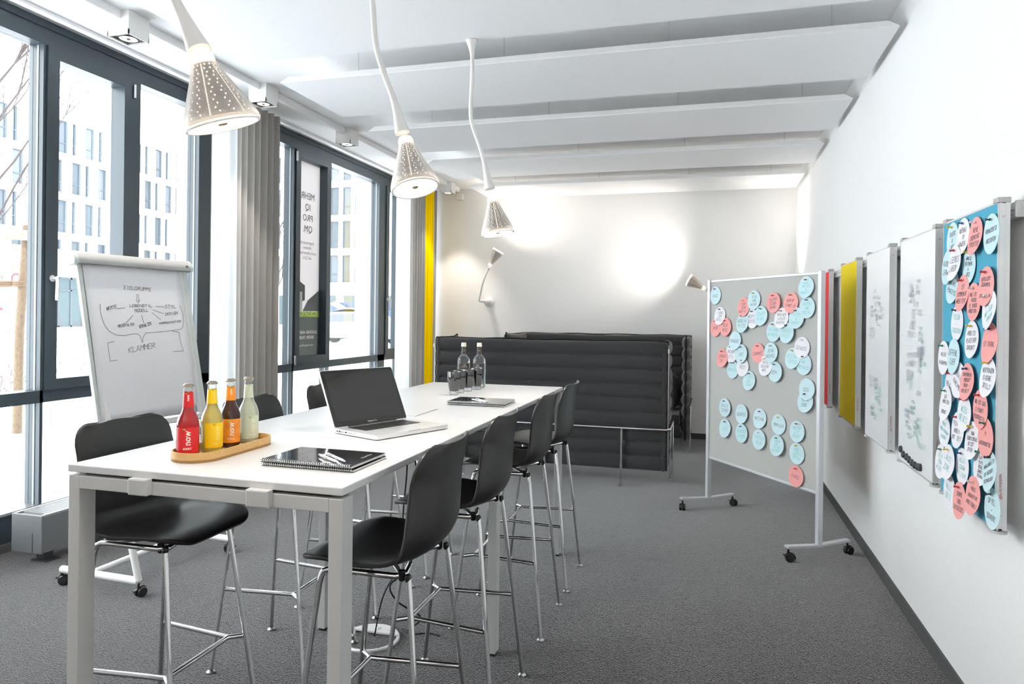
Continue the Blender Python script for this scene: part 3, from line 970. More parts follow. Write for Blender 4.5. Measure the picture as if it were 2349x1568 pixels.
# ------------------------------------------------------------------ water bottles and tumblers
def water(x, y, rz, label):
    t = thing('water_bottle', label, 'bottle', (x, y, TZ), rz, 'glass water bottles at the far table end')
    P = [(0, .002), (.034, 0), (.0385, .004), (.0390, .012), (.0390, .160), (.0375, .175), (.032, .188), (.023, .198), (.0165, .205), (.0145, .212), (.0138, .235), (.0128, .250), (.0128, .258)]
    MB().lathe(P, 32).build('bottle_glass', thin_glass('water_glass', (.95, .97, .96), .07), t, 40)
    MB().lathe([(0, .006), (.036, .006), (.0372, .014), (.0372, .150), (0, .150)], 28).build('water', thin_glass('water_fill', (.86, .88, .87), .05), t, 40)
    c = MB(); c.lathe([(.0150, .255), (.0165, .257), (.0165, .262), (.0148, .264), (.0148, .276), (.0135, .279), (0, .279)], 24)
    c.build('screw_cap', mat('cap_cream', (.74, .68, .58), .4), t, 40)
    BL = mat('label_brown', (.055, .042, .036), .5)
    def rad(z):
        for (a, b) in zip(P[:-1], P[1:]):
            if a[1] <= z <= b[1] and b[1] > a[1]: return a[0] + (b[0] - a[0]) * (z - a[1]) / (b[1] - a[1])
        return .039
    MB().grid(lambda u, v: ((rad(.211 + .038 * v) + .0004) * math.sin(2 * PI * u), -(rad(.211 + .038 * v) + .0004) * math.cos(2 * PI * u), .211 + .038 * v), 24, 2).build('neck_label', BL, t, 180)
    hw = lambda v: math.radians(60) * math.sqrt(max(0.0, 1 - (1 - min(1, v / .85)) ** 1.8)) if v < .85 else math.radians(60)
    MB().grid(lambda u, v: (.0396 * math.sin(hw(v) * (2 * u - 1)), -.0396 * math.cos(hw(v) * (2 * u - 1)), .055 + .098 * v), 16, 16).build('shield_label', BL, t, 180)
    W = mat('print_white', (.8, .8, .78), .5)
    for s, size, z in (('BIO', .010, .143), ('KRISTALL', .0085, .132), ('classic', .010, .113), ('wasser', .006, .097)):
        vs, fs = text_geo(s, size)
        m = MB(); m.add([(.0402 * math.sin(p[0] / .0402), -.0402 * math.cos(p[0] / .0402), z + p[1]) for p in vs], fs)
        m.build('label_print', W, t)
    fl = MB()
    for k in range(6):
        a = k * PI / 3
        fl.add([(.0140 * math.sin((.0016 * math.cos(a + b) + .0022 * math.cos(a)) / .014), -.0142, .231 + .0016 * math.sin(a + b) + .0022 * math.sin(a)) for b in (0, 2, 4)], [(0, 1, 2)])
    fl.build('flower_mark', W, t)
water(-1.465, 4.085, math.radians(30), 'clear water bottle with brown label, left of the two at the far table end')
water(-1.375, 4.120, math.radians(8), 'clear water bottle with brown shield label, right one behind the tumblers')

def tumbler(x, y, label):
    t = thing('tumbler', label, 'glass', (x, y, TZ), 0, 'smoked tumblers in a row')
    m = MB()
    m.lathe([(0, .022), (.026, .024), (.030, .045), (.036, .085), (.0385, .130), (.0375, .1315), (.0365, .130), (.034, .085), (.028, .045), (.024, .027), (0, .026)], 28)
    m.build('smoked_bowl', thin_glass('smoked_glass', (.20, .19, .19), .16, .02), t, 40)
    b = MB(); n = 28
    b.lathe([(0, .001), (.023, 0), (.0255, .002), (.0268, .010), (.0262, .023), (0, .0215)], n)
    b.build('thick_base', thin_glass('clear_base', (.92, .93, .93), .18), t, 40)
for k, (x, y, lb) in enumerate(((-1.378, 3.69, 'smoked grey tumbler at the front of the row, nearest the notebook'), (-1.385, 3.80, 'smoked grey tumbler second in the row on the table'),
                              (-1.372, 3.905, 'smoked grey tumbler third in the row, in front of a water bottle'), (-1.352, 4.01, 'smoked grey tumbler at the back of the row beside the right water bottle'))):
    tumbler(x, y, lb)

# ------------------------------------------------------------------ laptop
def laptop():
    t = thing('laptop', 'open silver laptop with black screen standing on the white table', 'laptop', (-1.165, 2.452, TZ), math.radians(67.3))
    SIL = mat('laptop_aluminium', (.80, .80, .80), .33, .55)
    W2, D2 = .182, .1235
    m = MB().prism(rrect(-W2, W2, -D2, D2, .012), 'z', .003, .018)
    m.build('base', SIL, t, 30)
    MB().prism(rrect(-W2 + .006, W2 - .006, -D2 + .006, D2 - .006, .010), 'z', .0008, .003).build('bottom_cover', BLACKR, t)
    for sx in (-1, 1):
        for sy in (-1, 1):
            pass
    kb = MB().box(-.138, .138, -.012, .096, .0178, .0183).build('keyboard_well', mat('key_well', (.02, .02, .02), .5), t)
    k = MB()
    rows = [(14, .0135), (14, .0165), (14, .0165), (13, .0165), (12, .0165), (11, .0165)]
    y = .094
    for n, h in rows:
        w = .272 / n
        for i in range(n):
            x = -.136 + i * w
            k.box(x + .001, x + w - .001, y - h, y, .0183, .0195)
        y -= h + .0018
    ko = k.build('key', mat('key_black', (.03, .03, .03), .4), t, fix=False); ko['kind'] = 'stuff'
    MB().box(-.052, .052, -.098, -.022, .0179, .0182).build('trackpad', mat('trackpad_silver', (.70, .70, .70), .3, .5), t)
    MB().box(-.03, .03, -.1238, -.120, .0155, .0182).build('lid_notch', mat('notch_grey', (.5, .5, .5), .4, .5), t)
    # ports along the left edge
    p = MB()
    for yy, w, h in ((.098, .008, .006), (.084, .010, .007), (.072, .005, .005), (.063, .004, .004), (.048, .012, .005), (.024, .026, .0016), (.004, .003, .003), (-.006, .003, .003)):
        p.box(-W2 - .0004, -W2 + .001, yy - w / 2, yy + w / 2, .0105 - h / 2, .0105 + h / 2)
    p.build('port', BLACKR, t)
    tilt = math.radians(26)
    M = Matrix.Translation((0, .113, .018)) @ Matrix.Rotation(-tilt, 4, 'X')
    # local: X right, Z up the screen, Y thickness (back +)
    s = MB(); s.M = M
    s.prism(rrect(-W2, W2, 0.0, .232, .010), 'y', .0005, .007)
    so = s.build('screen_lid', SIL, t, 30)
    s = MB(); s.M = M
    s.prism(rrect(-W2 + .0025, W2 - .0025, .003, .2295, .008), 'y', -.0012, .0006)
    s.build('screen_bezel', mat('bezel_gloss_black', (.006, .006, .006), .08), so)
    s = MB(); s.M = M
    s.box(-W2 + .016, W2 - .016, -.0016, -.0011, .020, .216)
    s.build('display', mat('display_off', (.016, .015, .014), .06), so)
    s = MB(); s.M = M
    vs, fs = text_geo('MacBook Pro', .0085)
    s.add([(q[0], -.0017, .0105 + q[1]) for q in vs], fs)
    s.build('lid_lettering', mat('print_grey', (.6, .6, .6), .5), so)
    h = MB(); h.tube([(-.12, .113, .016), (.12, .113, .016)], .0055, 10)
    h.build('hinge', BLACKR, t, 40)
laptop()

# ------------------------------------------------------------------ notebooks and pens
COVER = mat('notebook_cover_gloss', (.012, .012, .012), .10, coat=.6)
PAGES = mat('notebook_pages', (.80, .80, .78), .7)
WIRE = mat('binding_wire', (.62, .62, .62), .25, 1.0)
def notebook(x, y, z, rz, label, grp, print_=True):
    t = thing('spiral_notebook', label, 'notebook', (x, y, z), rz, grp)
    w, d = .148, .104
    MB().box(-w, w, -d, d, .0002, .0012).build('back_cover', COVER, t)
    MB().box(-w + .001, w - .001, -d + .004, d - .001, .0012, .0068).build('page_block', PAGES, t)
    MB().box(-w, w, -d, d, .0068, .0079).build('front_cover', COVER, t)
    b = MB()
    n = 42
    for i in range(n):
        xx = -w + .006 + i * (2 * w - .012) / (n - 1)
        pts = [(xx + (.0012 if k > 5 else 0), -d + .004 + .0068 * math.cos(a), .0062 + .0050 * math.sin(a)) for k, a in enumerate([2 * PI * q / 12 for q in range(12)])]
        b.tube(pts, .0011, 5, closed=True)
    b.build('spiral_binding', WIRE, t, 60, fix=False)
    if print_:
        vs, fs = text_geo('Design Offices', .0105)
        m = MB(); ca, sa = math.cos(math.radians(90)), math.sin(math.radians(90))
        m.add([(.118 + p[0] * ca - p[1] * sa, .040 + p[0] * sa + p[1] * ca, .0081) for p in vs], fs)
        m.build('cover_print', mat('print_white', (.8, .8, .78), .5), t)
def pen(x, y, z, rz, label, grp):
    t = thing('ballpoint_pen', label, 'pen', (x, y, z), rz, grp)
    m = MB(); m.tube([(-.066, 0, .005), (-.062, 0, .005), (.035, 0, .005), (.052, 0, .005), (.066, 0, .005)], [.0032, .0042, .0046, .0038, .0012], 12)
    m.build('barrel', CHROME, t, 60)
    MB().box(-.060, -.022, -.0012, .0012, .0098, .0108).build('clip', CHROME, t)
    MB().tube([(-.072, 0, .005), (-.066, 0, .005)], .0024, 10).build('push_button', CHROME, t, 60)
notebook(-1.103, 1.866, TZ, 0.0, 'black spiral notebook at the near table end, lower one of the pair', 'spiral notebooks in pairs', False)
notebook(-1.106, 1.864, TZ + .0105, -.012, 'black glossy spiral notebook under pens at near table end, upper of the pair', 'spiral notebooks in pairs')
pen(-1.060, 1.812, TZ + .0188, -.62, 'chrome ballpoint pen on the near notebook, front of the two', 'chrome pens on the notebooks')
pen(-1.048, 1.832, TZ + .0188, -.66, 'chrome ballpoint pen on the near notebook, rear of the two', 'chrome pens on the notebooks')
notebook(-1.110, 3.375, TZ, 0.0, 'black spiral notebook near the tumblers, lower one of the pair', 'spiral notebooks in pairs', False)
notebook(-1.112, 3.373, TZ + .0105, .01, 'black glossy spiral notebook under pens near the tumblers, upper of the pair', 'spiral notebooks in pairs')
pen(-1.100, 3.300, TZ + .0188, -.72, 'chrome ballpoint pen on the notebook near the tumblers, front of the two', 'chrome pens on the notebooks')
pen(-1.092, 3.325, TZ + .0188, -.78, 'chrome ballpoint pen on the notebook near the tumblers, rear of the two', 'chrome pens on the notebooks')

# ------------------------------------------------------------------ pendant and wall lamps
SILIC = mat('lamp_silicone_white', (.80, .79, .77), .45)
GLOW = emis('lamp_collar_glow', (1.0, .88, .72), 0.35)
HOLE = emis('lamp_hole_glow', (1.0, .84, .62), .75)
LENSW = emis('lamp_disc_glow', (1.0, .90, .76), .8)
LSHELL = thin_glass('lamp_outer_shell', (.97, .96, .96), .05, .15, body=.12, bodycol=(.90, .89, .90), edge=1.1)
LINNER = mat('lamp_inner_metal', (.34, .31, .27), .4, .3)
def frame_from(axis):
    z = Vector(axis).normalized()
    x = Vector((0, 1, 0)).cross(z)
    if x.length < .1: x = Vector((1, 0, 0)).cross(z)
    x.normalize()
    y = z.cross(x)
    return Matrix((x, y, z)).transposed().to_4x4()
def shade(t, c, axis, ln, R, L, rot=0.0, energy=0, beam=110):
    M = Matrix.Translation(Vector(c) - Vector(L)) @ frame_from(axis) @ Matrix.Rotation(rot, 4, 'Z')
    k = ln
    r0 = R * .30
    out = [(r0, 0), (r0 * 1.12, .08 * k), (R * .52, .32 * k), (R * .72, .56 * k), (R * .90, .78 * k), (R * .985, .90 * k), (R, .955 * k), (R * .97, .995 * k), (R * .93, k)]
    m = MB(); m.M = M; m.lathe(out, 40); m.f = [f for f in m.f if len(f) == 4]
    m.build('diffuser_shell', LSHELL, t, 60)
    inn = [(r0 * .86, .06 * k), (R * .44, .32 * k), (R * .62, .56 * k), (R * .78, .78 * k), (R * .86, .90 * k)]
    m = MB(); m.M = M; m.lathe(inn, 40); m.f = [f for f in m.f if len(f) == 4]
    m.build('inner_cone', LINNER, t, 60)
    h = MB(); h.M = M
    def rr(z):
        for (a, b) in zip(inn[:-1], inn[1:]):
            if a[1] <= z <= b[1]: return a[0] + (b[0] - a[0]) * (z - a[1]) / (b[1] - a[1])
        return inn[-1][0]
    for s in range(6):
        a0 = 2 * PI * s / 6
        for i in range(26):
            z = (.10 + .78 * i / 25) * k
            r_ = rr(z) + .0012; q = R * .020
            if i % 2 == 0:
                for (da, sc) in ((-.20, 1.15), (.22, 1.15)):
                    a = a0 + PI / 6 + da + .10 * ((i // 2) % 2); q2 = q * sc
                    h.add([(r_ * math.cos(a + q2 * math.cos(b) / r_), r_ * math.sin(a + q2 * math.cos(b) / r_), z + q2 * math.sin(b)) for b in [PI * w / 3 for w in range(6)]], [(0, 1, 2, 3, 4, 5)])
            a = a0
            h.add([(r_ * math.cos(a + q * math.cos(b) / r_), r_ * math.sin(a + q * math.cos(b) / r_), z + q * math.sin(b)) for b in [PI * w / 3 for w in range(6)]], [(0, 1, 2, 3, 4, 5)])
    h.build('perforation', HOLE, t, fix=False)
    m = MB(); m.M = M; m.lathe([(r0 * .9, -.10 * k), (r0 * 1.02, -.06 * k), (r0 * 1.06, .02 * k), (r0 * 1.0, .06 * k)], 32)
    m.build('collar', GLOW, t, 60)
    m = MB(); m.M = M; m.lathe([(0, .93 * k), (R * .22, .935 * k), (R * .24, .955 * k), (R * .60, .965 * k), (R * .88, .985 * k), (R * .90, .95 * k), (0, .90 * k)], 40)
    m.build('lamp_disc', LENSW, t, 60)
    m = MB(); m.M = M; m.lathe([(0, .985 * k), (R * .10, .985 * k), (R * .13, .97 * k), (0, .96 * k)], 20)
    m.build('centre_cap', mat('lamp_cap_bronze', (.35, .25, .15), .4, .6), t, 60)
    m = MB(); m.M = M; m.lathe([(R * .90, .985 * k), (R * .96, .985 * k), (R * .97, 1.005 * k), (R * .91, 1.005 * k)], 40, closed=True)
    m.build('rim_ring', mat('lamp_rim', (.85, .82, .78), .25), t, 60)
    tip = Vector(c) + Vector(axis).normalized() * (k * 1.04)
    if energy:
        spot('lamp_beam', tip, tip + Vector(axis), energy, beam, 1.0, (1, .91, .82), R * .6)

def pendant(path, ri, c, b, label):
    top = path[0]
    L = Vector(top)
    t = thing('pendant_lamp', label, 'pendant lamp', L, group='white pipe pendant lamps')
    P = bez(path, 10)
    n = len(P)
    rads = []
    tot = [0.0]
    for i in range(1, n): tot.append(tot[-1] + (P[i] - P[i - 1]).length)
    for i in range(n):
        d0, d1 = tot[i], tot[-1] - tot[i]
        r = .0115
        r += .022 * max(0, 1 - d0 / .10) ** 2
        r += (ri - .0115) * max(0, 1 - d1 / .17) ** 1.6
        rads.append(r)
    MB().tube([p - L for p in P], rads, 20).build('flexible_hose', SILIC, t, 60)
    m = MB(); m.M = Matrix.Translation((0, 0, 0)); m.lathe([(.036, -.002), (.036, 0.0), (0, 0.0)], 24)
    m.build('ceiling_plate', SILIC, t, 40)
    ax = Vector(b) - Vector(c)
    shade(t, c, ax, ax.length, .093, L, .2, 8, 140)
    return t
pendant([(-1.33, 1.12, 3.055), (-1.325, 1.15, 2.9), (-1.318, 1.25, 2.65), (-1.305, 1.35, 2.42), (-1.284, 1.43, 2.285), (-1.250, 1.44, 2.212), (-1.212, 1.44, 2.142)], .030, (-1.203, 1.44, 2.120), (-1.172, 1.480, 1.967),
        'nearest and largest white pendant lamp hanging above the oak tray')
pendant([(-1.31, 2.42, 3.055), (-1.30, 2.45, 2.92), (-1.286, 2.48, 2.735), (-1.268, 2.48, 2.561), (-1.233, 2.48, 2.447), (-1.185, 2.48, 2.325), (-1.150, 2.48, 2.205)], .030, (-1.135, 2.48, 2.166), (-1.082, 2.455, 1.983),
        'middle white pendant lamp hanging above the laptop')
pendant([(-1.31, 3.72, 3.055), (-1.307, 3.73, 2.95), (-1.307, 3.73, 2.842), (-1.313, 3.73, 2.66), (-1.299, 3.73, 2.571), (-1.245, 3.73, 2.421), (-1.195, 3.73, 2.215)], .030, (-1.178, 3.73, 2.150), (-1.143, 3.73, 1.962),
        'farthest white pendant lamp hanging above the tumblers')

def wall_lamp(base, elbow, path, c, b, label, R, energy, beam, sy=-1):
    t = thing('wall_lamp', label, 'wall lamp', base, group='white wall lamps')
    L = Vector(base)
    nrm = Vector((0, sy, 0))
    m = MB(); m.M = frame_from(nrm); m.lathe([(.070, .0), (.070, .012), (.060, .026), (.034, .040), (0, .044)], 32)
    m.build('wall_plate', SILIC, t, 40)
    m = MB(); m.tube([Vector((0, .02 * sy, 0)), (Vector(elbow) - L)], [.034, .014], 16)
    m.build('cone_arm', SILIC, t, 60)
    P = bez(path, 8)
    MB().tube([p - L for p in P], [.0125] * (len(P) - 3) + [.015, .019, .024], 14).build('flexible_hose', SILIC, t, 60)
    ax = Vector(b) - Vector(c)
    shade(t, c, ax, ax.length, R, L, .3, energy, beam)
wall_lamp((-2.905, YB, 1.705), (-2.928, 8.730, 1.711), [(-2.928, 8.730, 1.708), (-2.898, 8.710, 1.814), (-2.859, 8.680, 1.941), (-2.805, 8.660, 2.069), (-2.766, 8.650, 2.137)], (-2.751, 8.650, 2.177), (-2.648, 8.670, 2.363),
          'white wall lamp pointing up, on the back wall left', .080, 11, 150)
wall_lamp((.18, YB, 1.58), (0.157, 8.750, 1.598), [(0.157, 8.750, 1.598), (0.128, 8.710, 1.677), (0.078, 8.690, 1.755), (0.000, 8.680, 1.824), (-0.049, 8.680, 1.853)], (-0.083, 8.680, 1.878), (-0.260, 8.700, 1.976),
          'white wall lamp pointing left, half hidden behind the grey pinboard', .080, 15, 150)
wall_lamp((.50, YB, 1.50), (0.510, 8.760, 1.520), [(0.510, 8.760, 1.520), (0.539, 8.710, 1.598), (0.588, 8.680, 1.677), (0.628, 8.670, 1.735)], (0.647, 8.670, 1.765), (0.706, 8.630, 1.922),
          'white wall lamp whose rim just shows above the grey pinboard', .080, 16, 110)

# added fill lamps out of view behind the camera, brightening the room; same fixture
for k, (x, lb) in enumerate(((-2.6, 'white wall lamp pointing up on the wall behind the camera, window side'), (-.5, 'white wall lamp pointing up on the wall behind the camera, right side'))):
    wall_lamp((x, YF, 1.7), (x - .08, YF + .2, 1.71), [(x - .08, YF + .2, 1.71), (x - .05, YF + .22, 1.82), (x, YF + .25, 1.95), (x + .03, YF + .28, 2.08), (x + .04, YF + .29, 2.15)], (x + .045, YF + .29, 2.19), (x + .08, YF + .40, 2.38),
              lb, .080, 45, 150, 1)

# ------------------------------------------------------------------ quilted high-back sofas
def quilted(mb, p0, p1, th, z0, z1, n, seed=0):
    """upholstered panel along p0->p1: horizontal padded channels on both faces, rounded ends"""
    p0, p1 = Vector(p0), Vector(p1)
    d = (p1 - p0); ln = d.length; d.normalize()
    nn = Vector((-d.y, d.x, 0))
    NZ = n * 8
    NS = 22
    ring = []
    for k in range(NZ + 1):
        f = k / NZ
        z = z0 + (z1 - z0) * f
        ph = (f * n) % 1.0
        bulge = math.sqrt(max(0, 1 - (2 * ph - 1) ** 2)) if 0 < k < NZ else 0
        h = th * (.20 + .30 * bulge)
        if k == 0 or k == NZ: h = th * .12
        row = []
        for s in range(NS + 1):
            t = s / NS
            e = min(t, 1 - t) * ln
            taper = min(1.0, (.35 + .65 * math.sqrt(min(1, e / (th * .6)))))
            pos = p0 + d * (t * ln) + Vector((0, 0, z + .006 * math.sin(7 * t + seed) * (f ** 4)))
            row.append((pos + nn * h * taper, pos - nn * h * taper))
        ring.append(row)
    vs = []; fs = []
    for k in range(NZ + 1):
        for s in range(NS + 1): vs.append(ring[k][s][0])
        for s in range(NS, -1, -1): vs.append(ring[k][s][1])
    w = 2 * (NS + 1)
    for k in range(NZ):
        for j in range(w):
            j2 = (j + 1) % w
            fs.append((k * w + j, k * w + j2, (k + 1) * w + j2, (k + 1) * w + j))
    for base in (0, NZ * w):
        for s in range(NS):
            fs.append((base + s, base + s + 1, base + w - 2 - s, base + w - 1 - s))
    mb.add(vs, fs)
    return mb

def sofa(xl, xr, yb, yf, label):
    """yb: back line, yf: front edge of the wings (sign gives the facing)"""
    sg = 1 if yf > yb else -1
    L = ((xl + xr) / 2, yb, 0.0)
    t = thing('highback_sofa', label, 'sofa', L, group='charcoal high-back sofas facing each other')
    th = .095
    ybc = yb + sg * th / 2
    zb, zt = .145, 1.295
    quilted(MB(), (xl, ybc, 0), (xr, ybc, 0), th, zb, zt, 9, 1).build('back_panel', SOFA, t, 50, loc=L)
    for k, x in enumerate((xl + th * .45, xr - th * .45)):
        quilted(MB(), (x, yb + sg * .015, 0), (x, yf, 0), th, zb, zt, 9, 2 + k).build('side_panel', SOFA, t, 50, loc=L)
    pp = MB()
    top = [(xl + .01, yb + sg * th * .35, zt + .002)] + [(xl + (xr - xl) * i / 14, yb + sg * th * .4, zt + .004 + .004 * math.sin(i * 1.7)) for i in range(1, 14)] + [(xr - .01, yb + sg * th * .35, zt + .002)]
    pp.tube(top, .007, 8)
    for x in (xl + th * .45, xr - th * .45):
        pp.tube(bez([(x, yb + sg * .03, zt + .002), (x, yb + sg * .25, zt), (x, yf - sg * .12, zt + .002), (x, yf - sg * .01, zt + .022)], 6), .008, 8)
        pp.tube([(x, yf, zt + .01), (x, yf + sg * .004, .7), (x, yf, zb)], .007, 8)
    pp.build('piping', SOFAS, t, 60, loc=L)
    for x in (xl + .004, xr - .004):
        z = MB().tube([(x, yb + sg * .004, zb), (x, yb + sg * .0, .7), (x, yb + sg * .004, zt - .03)], .003, 8)
        zo = z.build('zip', STEEL, t, 60, loc=L)
        MB().box(x - .006, x + .006, yb - sg * .012, yb - sg * .006, zt - .10, zt - .06).build('zip_pull', CHROME, zo, loc=L)
    # seat
    MB().box(xl + th, xr - th, min(yb + sg * th, yf + sg * .02), max(yb + sg * th, yf + sg * .02), .20, .30, .02).build('seat_base', SOFA, t, 40, loc=L)
    n = 3
    w = (xr - xl - 2 * th) / n
    for i in range(n):
        MB().box(xl + th + i * w + .004, xl + th + (i + 1) * w - .004, min(yb + sg * .12, yf + sg * .04), max(yb + sg * .12, yf + sg * .04), .30, .44, .035).build('seat_cushion', SOFA, t, 40, loc=L)
    # chrome belt rail and legs
    zr = .52
    o = .028
    rail = [(xl - .012, yf - sg * .02, zr + .0), (xl - .012, yb + sg * .03, zr), (xl + .02, yb - sg * o, zr), ((xl + xr) / 2, yb - sg * o, zr), (xr - .02, yb - sg * o, zr), (xr + .012, yb + sg * .03, zr), (xr + .012, yf - sg * .02, zr)]
    MB().tube(rail, .011, 12).build('belt_rail', CHROME, t, 60, loc=L)
    for (x, y) in ((xl + .33, yb - sg * o), (xr - .41, yb - sg * o), ((xl + xr) / 2, yb - sg * o), (xl - .012, yf - sg * .02), (xr + .012, yf - sg * .02), (xl + .0, yb + sg * .25), (xr - .0, yb + sg * .36)):
        lm = MB().tube([(x, y, .0), (x, y, .006)], .018, 14).tube([(x, y, .004), (x, y, zr)], .010, 12).tube([(x, y, .14), (x, y, .20)], .0125, 12)
        lm.build('leg', CHROME, t, 50, loc=L)
sofa(-2.575, -.345, 6.33, 6.87, 'charcoal quilted high-back sofa with its back to the table')
sofa(-2.40, -.215, 8.98, 8.05, 'charcoal quilted high-back sofa by the back wall, facing the other')
def cushion(x, y, z, rx, rz, label, m):
    def fn(u, v):
        a, b = 2 * u - 1, 2 * v - 1
        return a, b
    M = Matrix.Translation((0, 0, 0)) @ Matrix.Rotation(rx, 4, 'X')
    mb = MB(); mb.M = M
    for s in (1, -1):
        def f(u, v):
            a, b = 2 * u - 1, 2 * v - 1
            h = .075 * (max(0, 1 - a * a) * max(0, 1 - b * b)) ** .45 + .004 * math.sin(9 * a + 5 * b) * (1 - a * a) * (1 - b * b)
            k = 1 - .06 * (1 - abs(a)) * abs(b) ** 3 - .0
            return (.20 * a * (1 - .05 * (1 - b * b)), s * h, .20 * b * (1 - .05 * (1 - a * a)))
        mb.grid(f, 16, 16)
    o = mb.build('cushion', m, None, 60)
    o.location = (x, y, z); o.rotation_euler = (0, 0, rz)
    return tag(o, label, 'cushion')
cushion(-.405, 8.56, .655, -.05, 1.5708, 'shiny grey cushion leaning in the far sofa corner', mat('satin_grey', (.14, .14, .145), .35, noise=.2, nscale=20))
cushion(-.60, 8.36, .655, -.10, 1.35, 'silver patterned cushion in front of the dark one on the far sofa', mat('satin_silver', (.42, .42, .42), .35, noise=.4, nscale=30))

# ------------------------------------------------------------------ flip chart on castors
def caster(t, x, y, ang, L, brake=True):
    m = MB(); m.M = Matrix.Translation((x - L[0], y - L[1], 0)) @ Matrix.Rotation(ang, 4, 'Z')
    for s in (-1, 1):
        v = Matrix.Translation((0.012, s * .013, .027)) @ Matrix.Rotation(PI / 2, 4, 'X')
        k = MB(); k.M = m.M @ v; k.lathe([(0, -.009), (.024, -.009), (.027, -.005), (.027, .005), (.024, .009), (0, .009)], 20)
        m.v, m.f = m.v + k.v, m.f + [tuple(i + len(m.v) for i in f) for f in k.f]
    c = m.build('caster', BLACKP, t, 40)
    h = MB(); h.M = m.M
    h.prism(arc(.012, .027, .033, math.radians(-10), math.radians(190), 10) + [(-.02, .022), (.044, .022)], 'y', -.006, .006)
    h.box(-.03, .0, -.008, .008, .036, .042)
    h.tube([(0, 0, .05), (0, 0, .075)], .007, 10)
    h.build('caster_housing', BLACKP, c, 40)

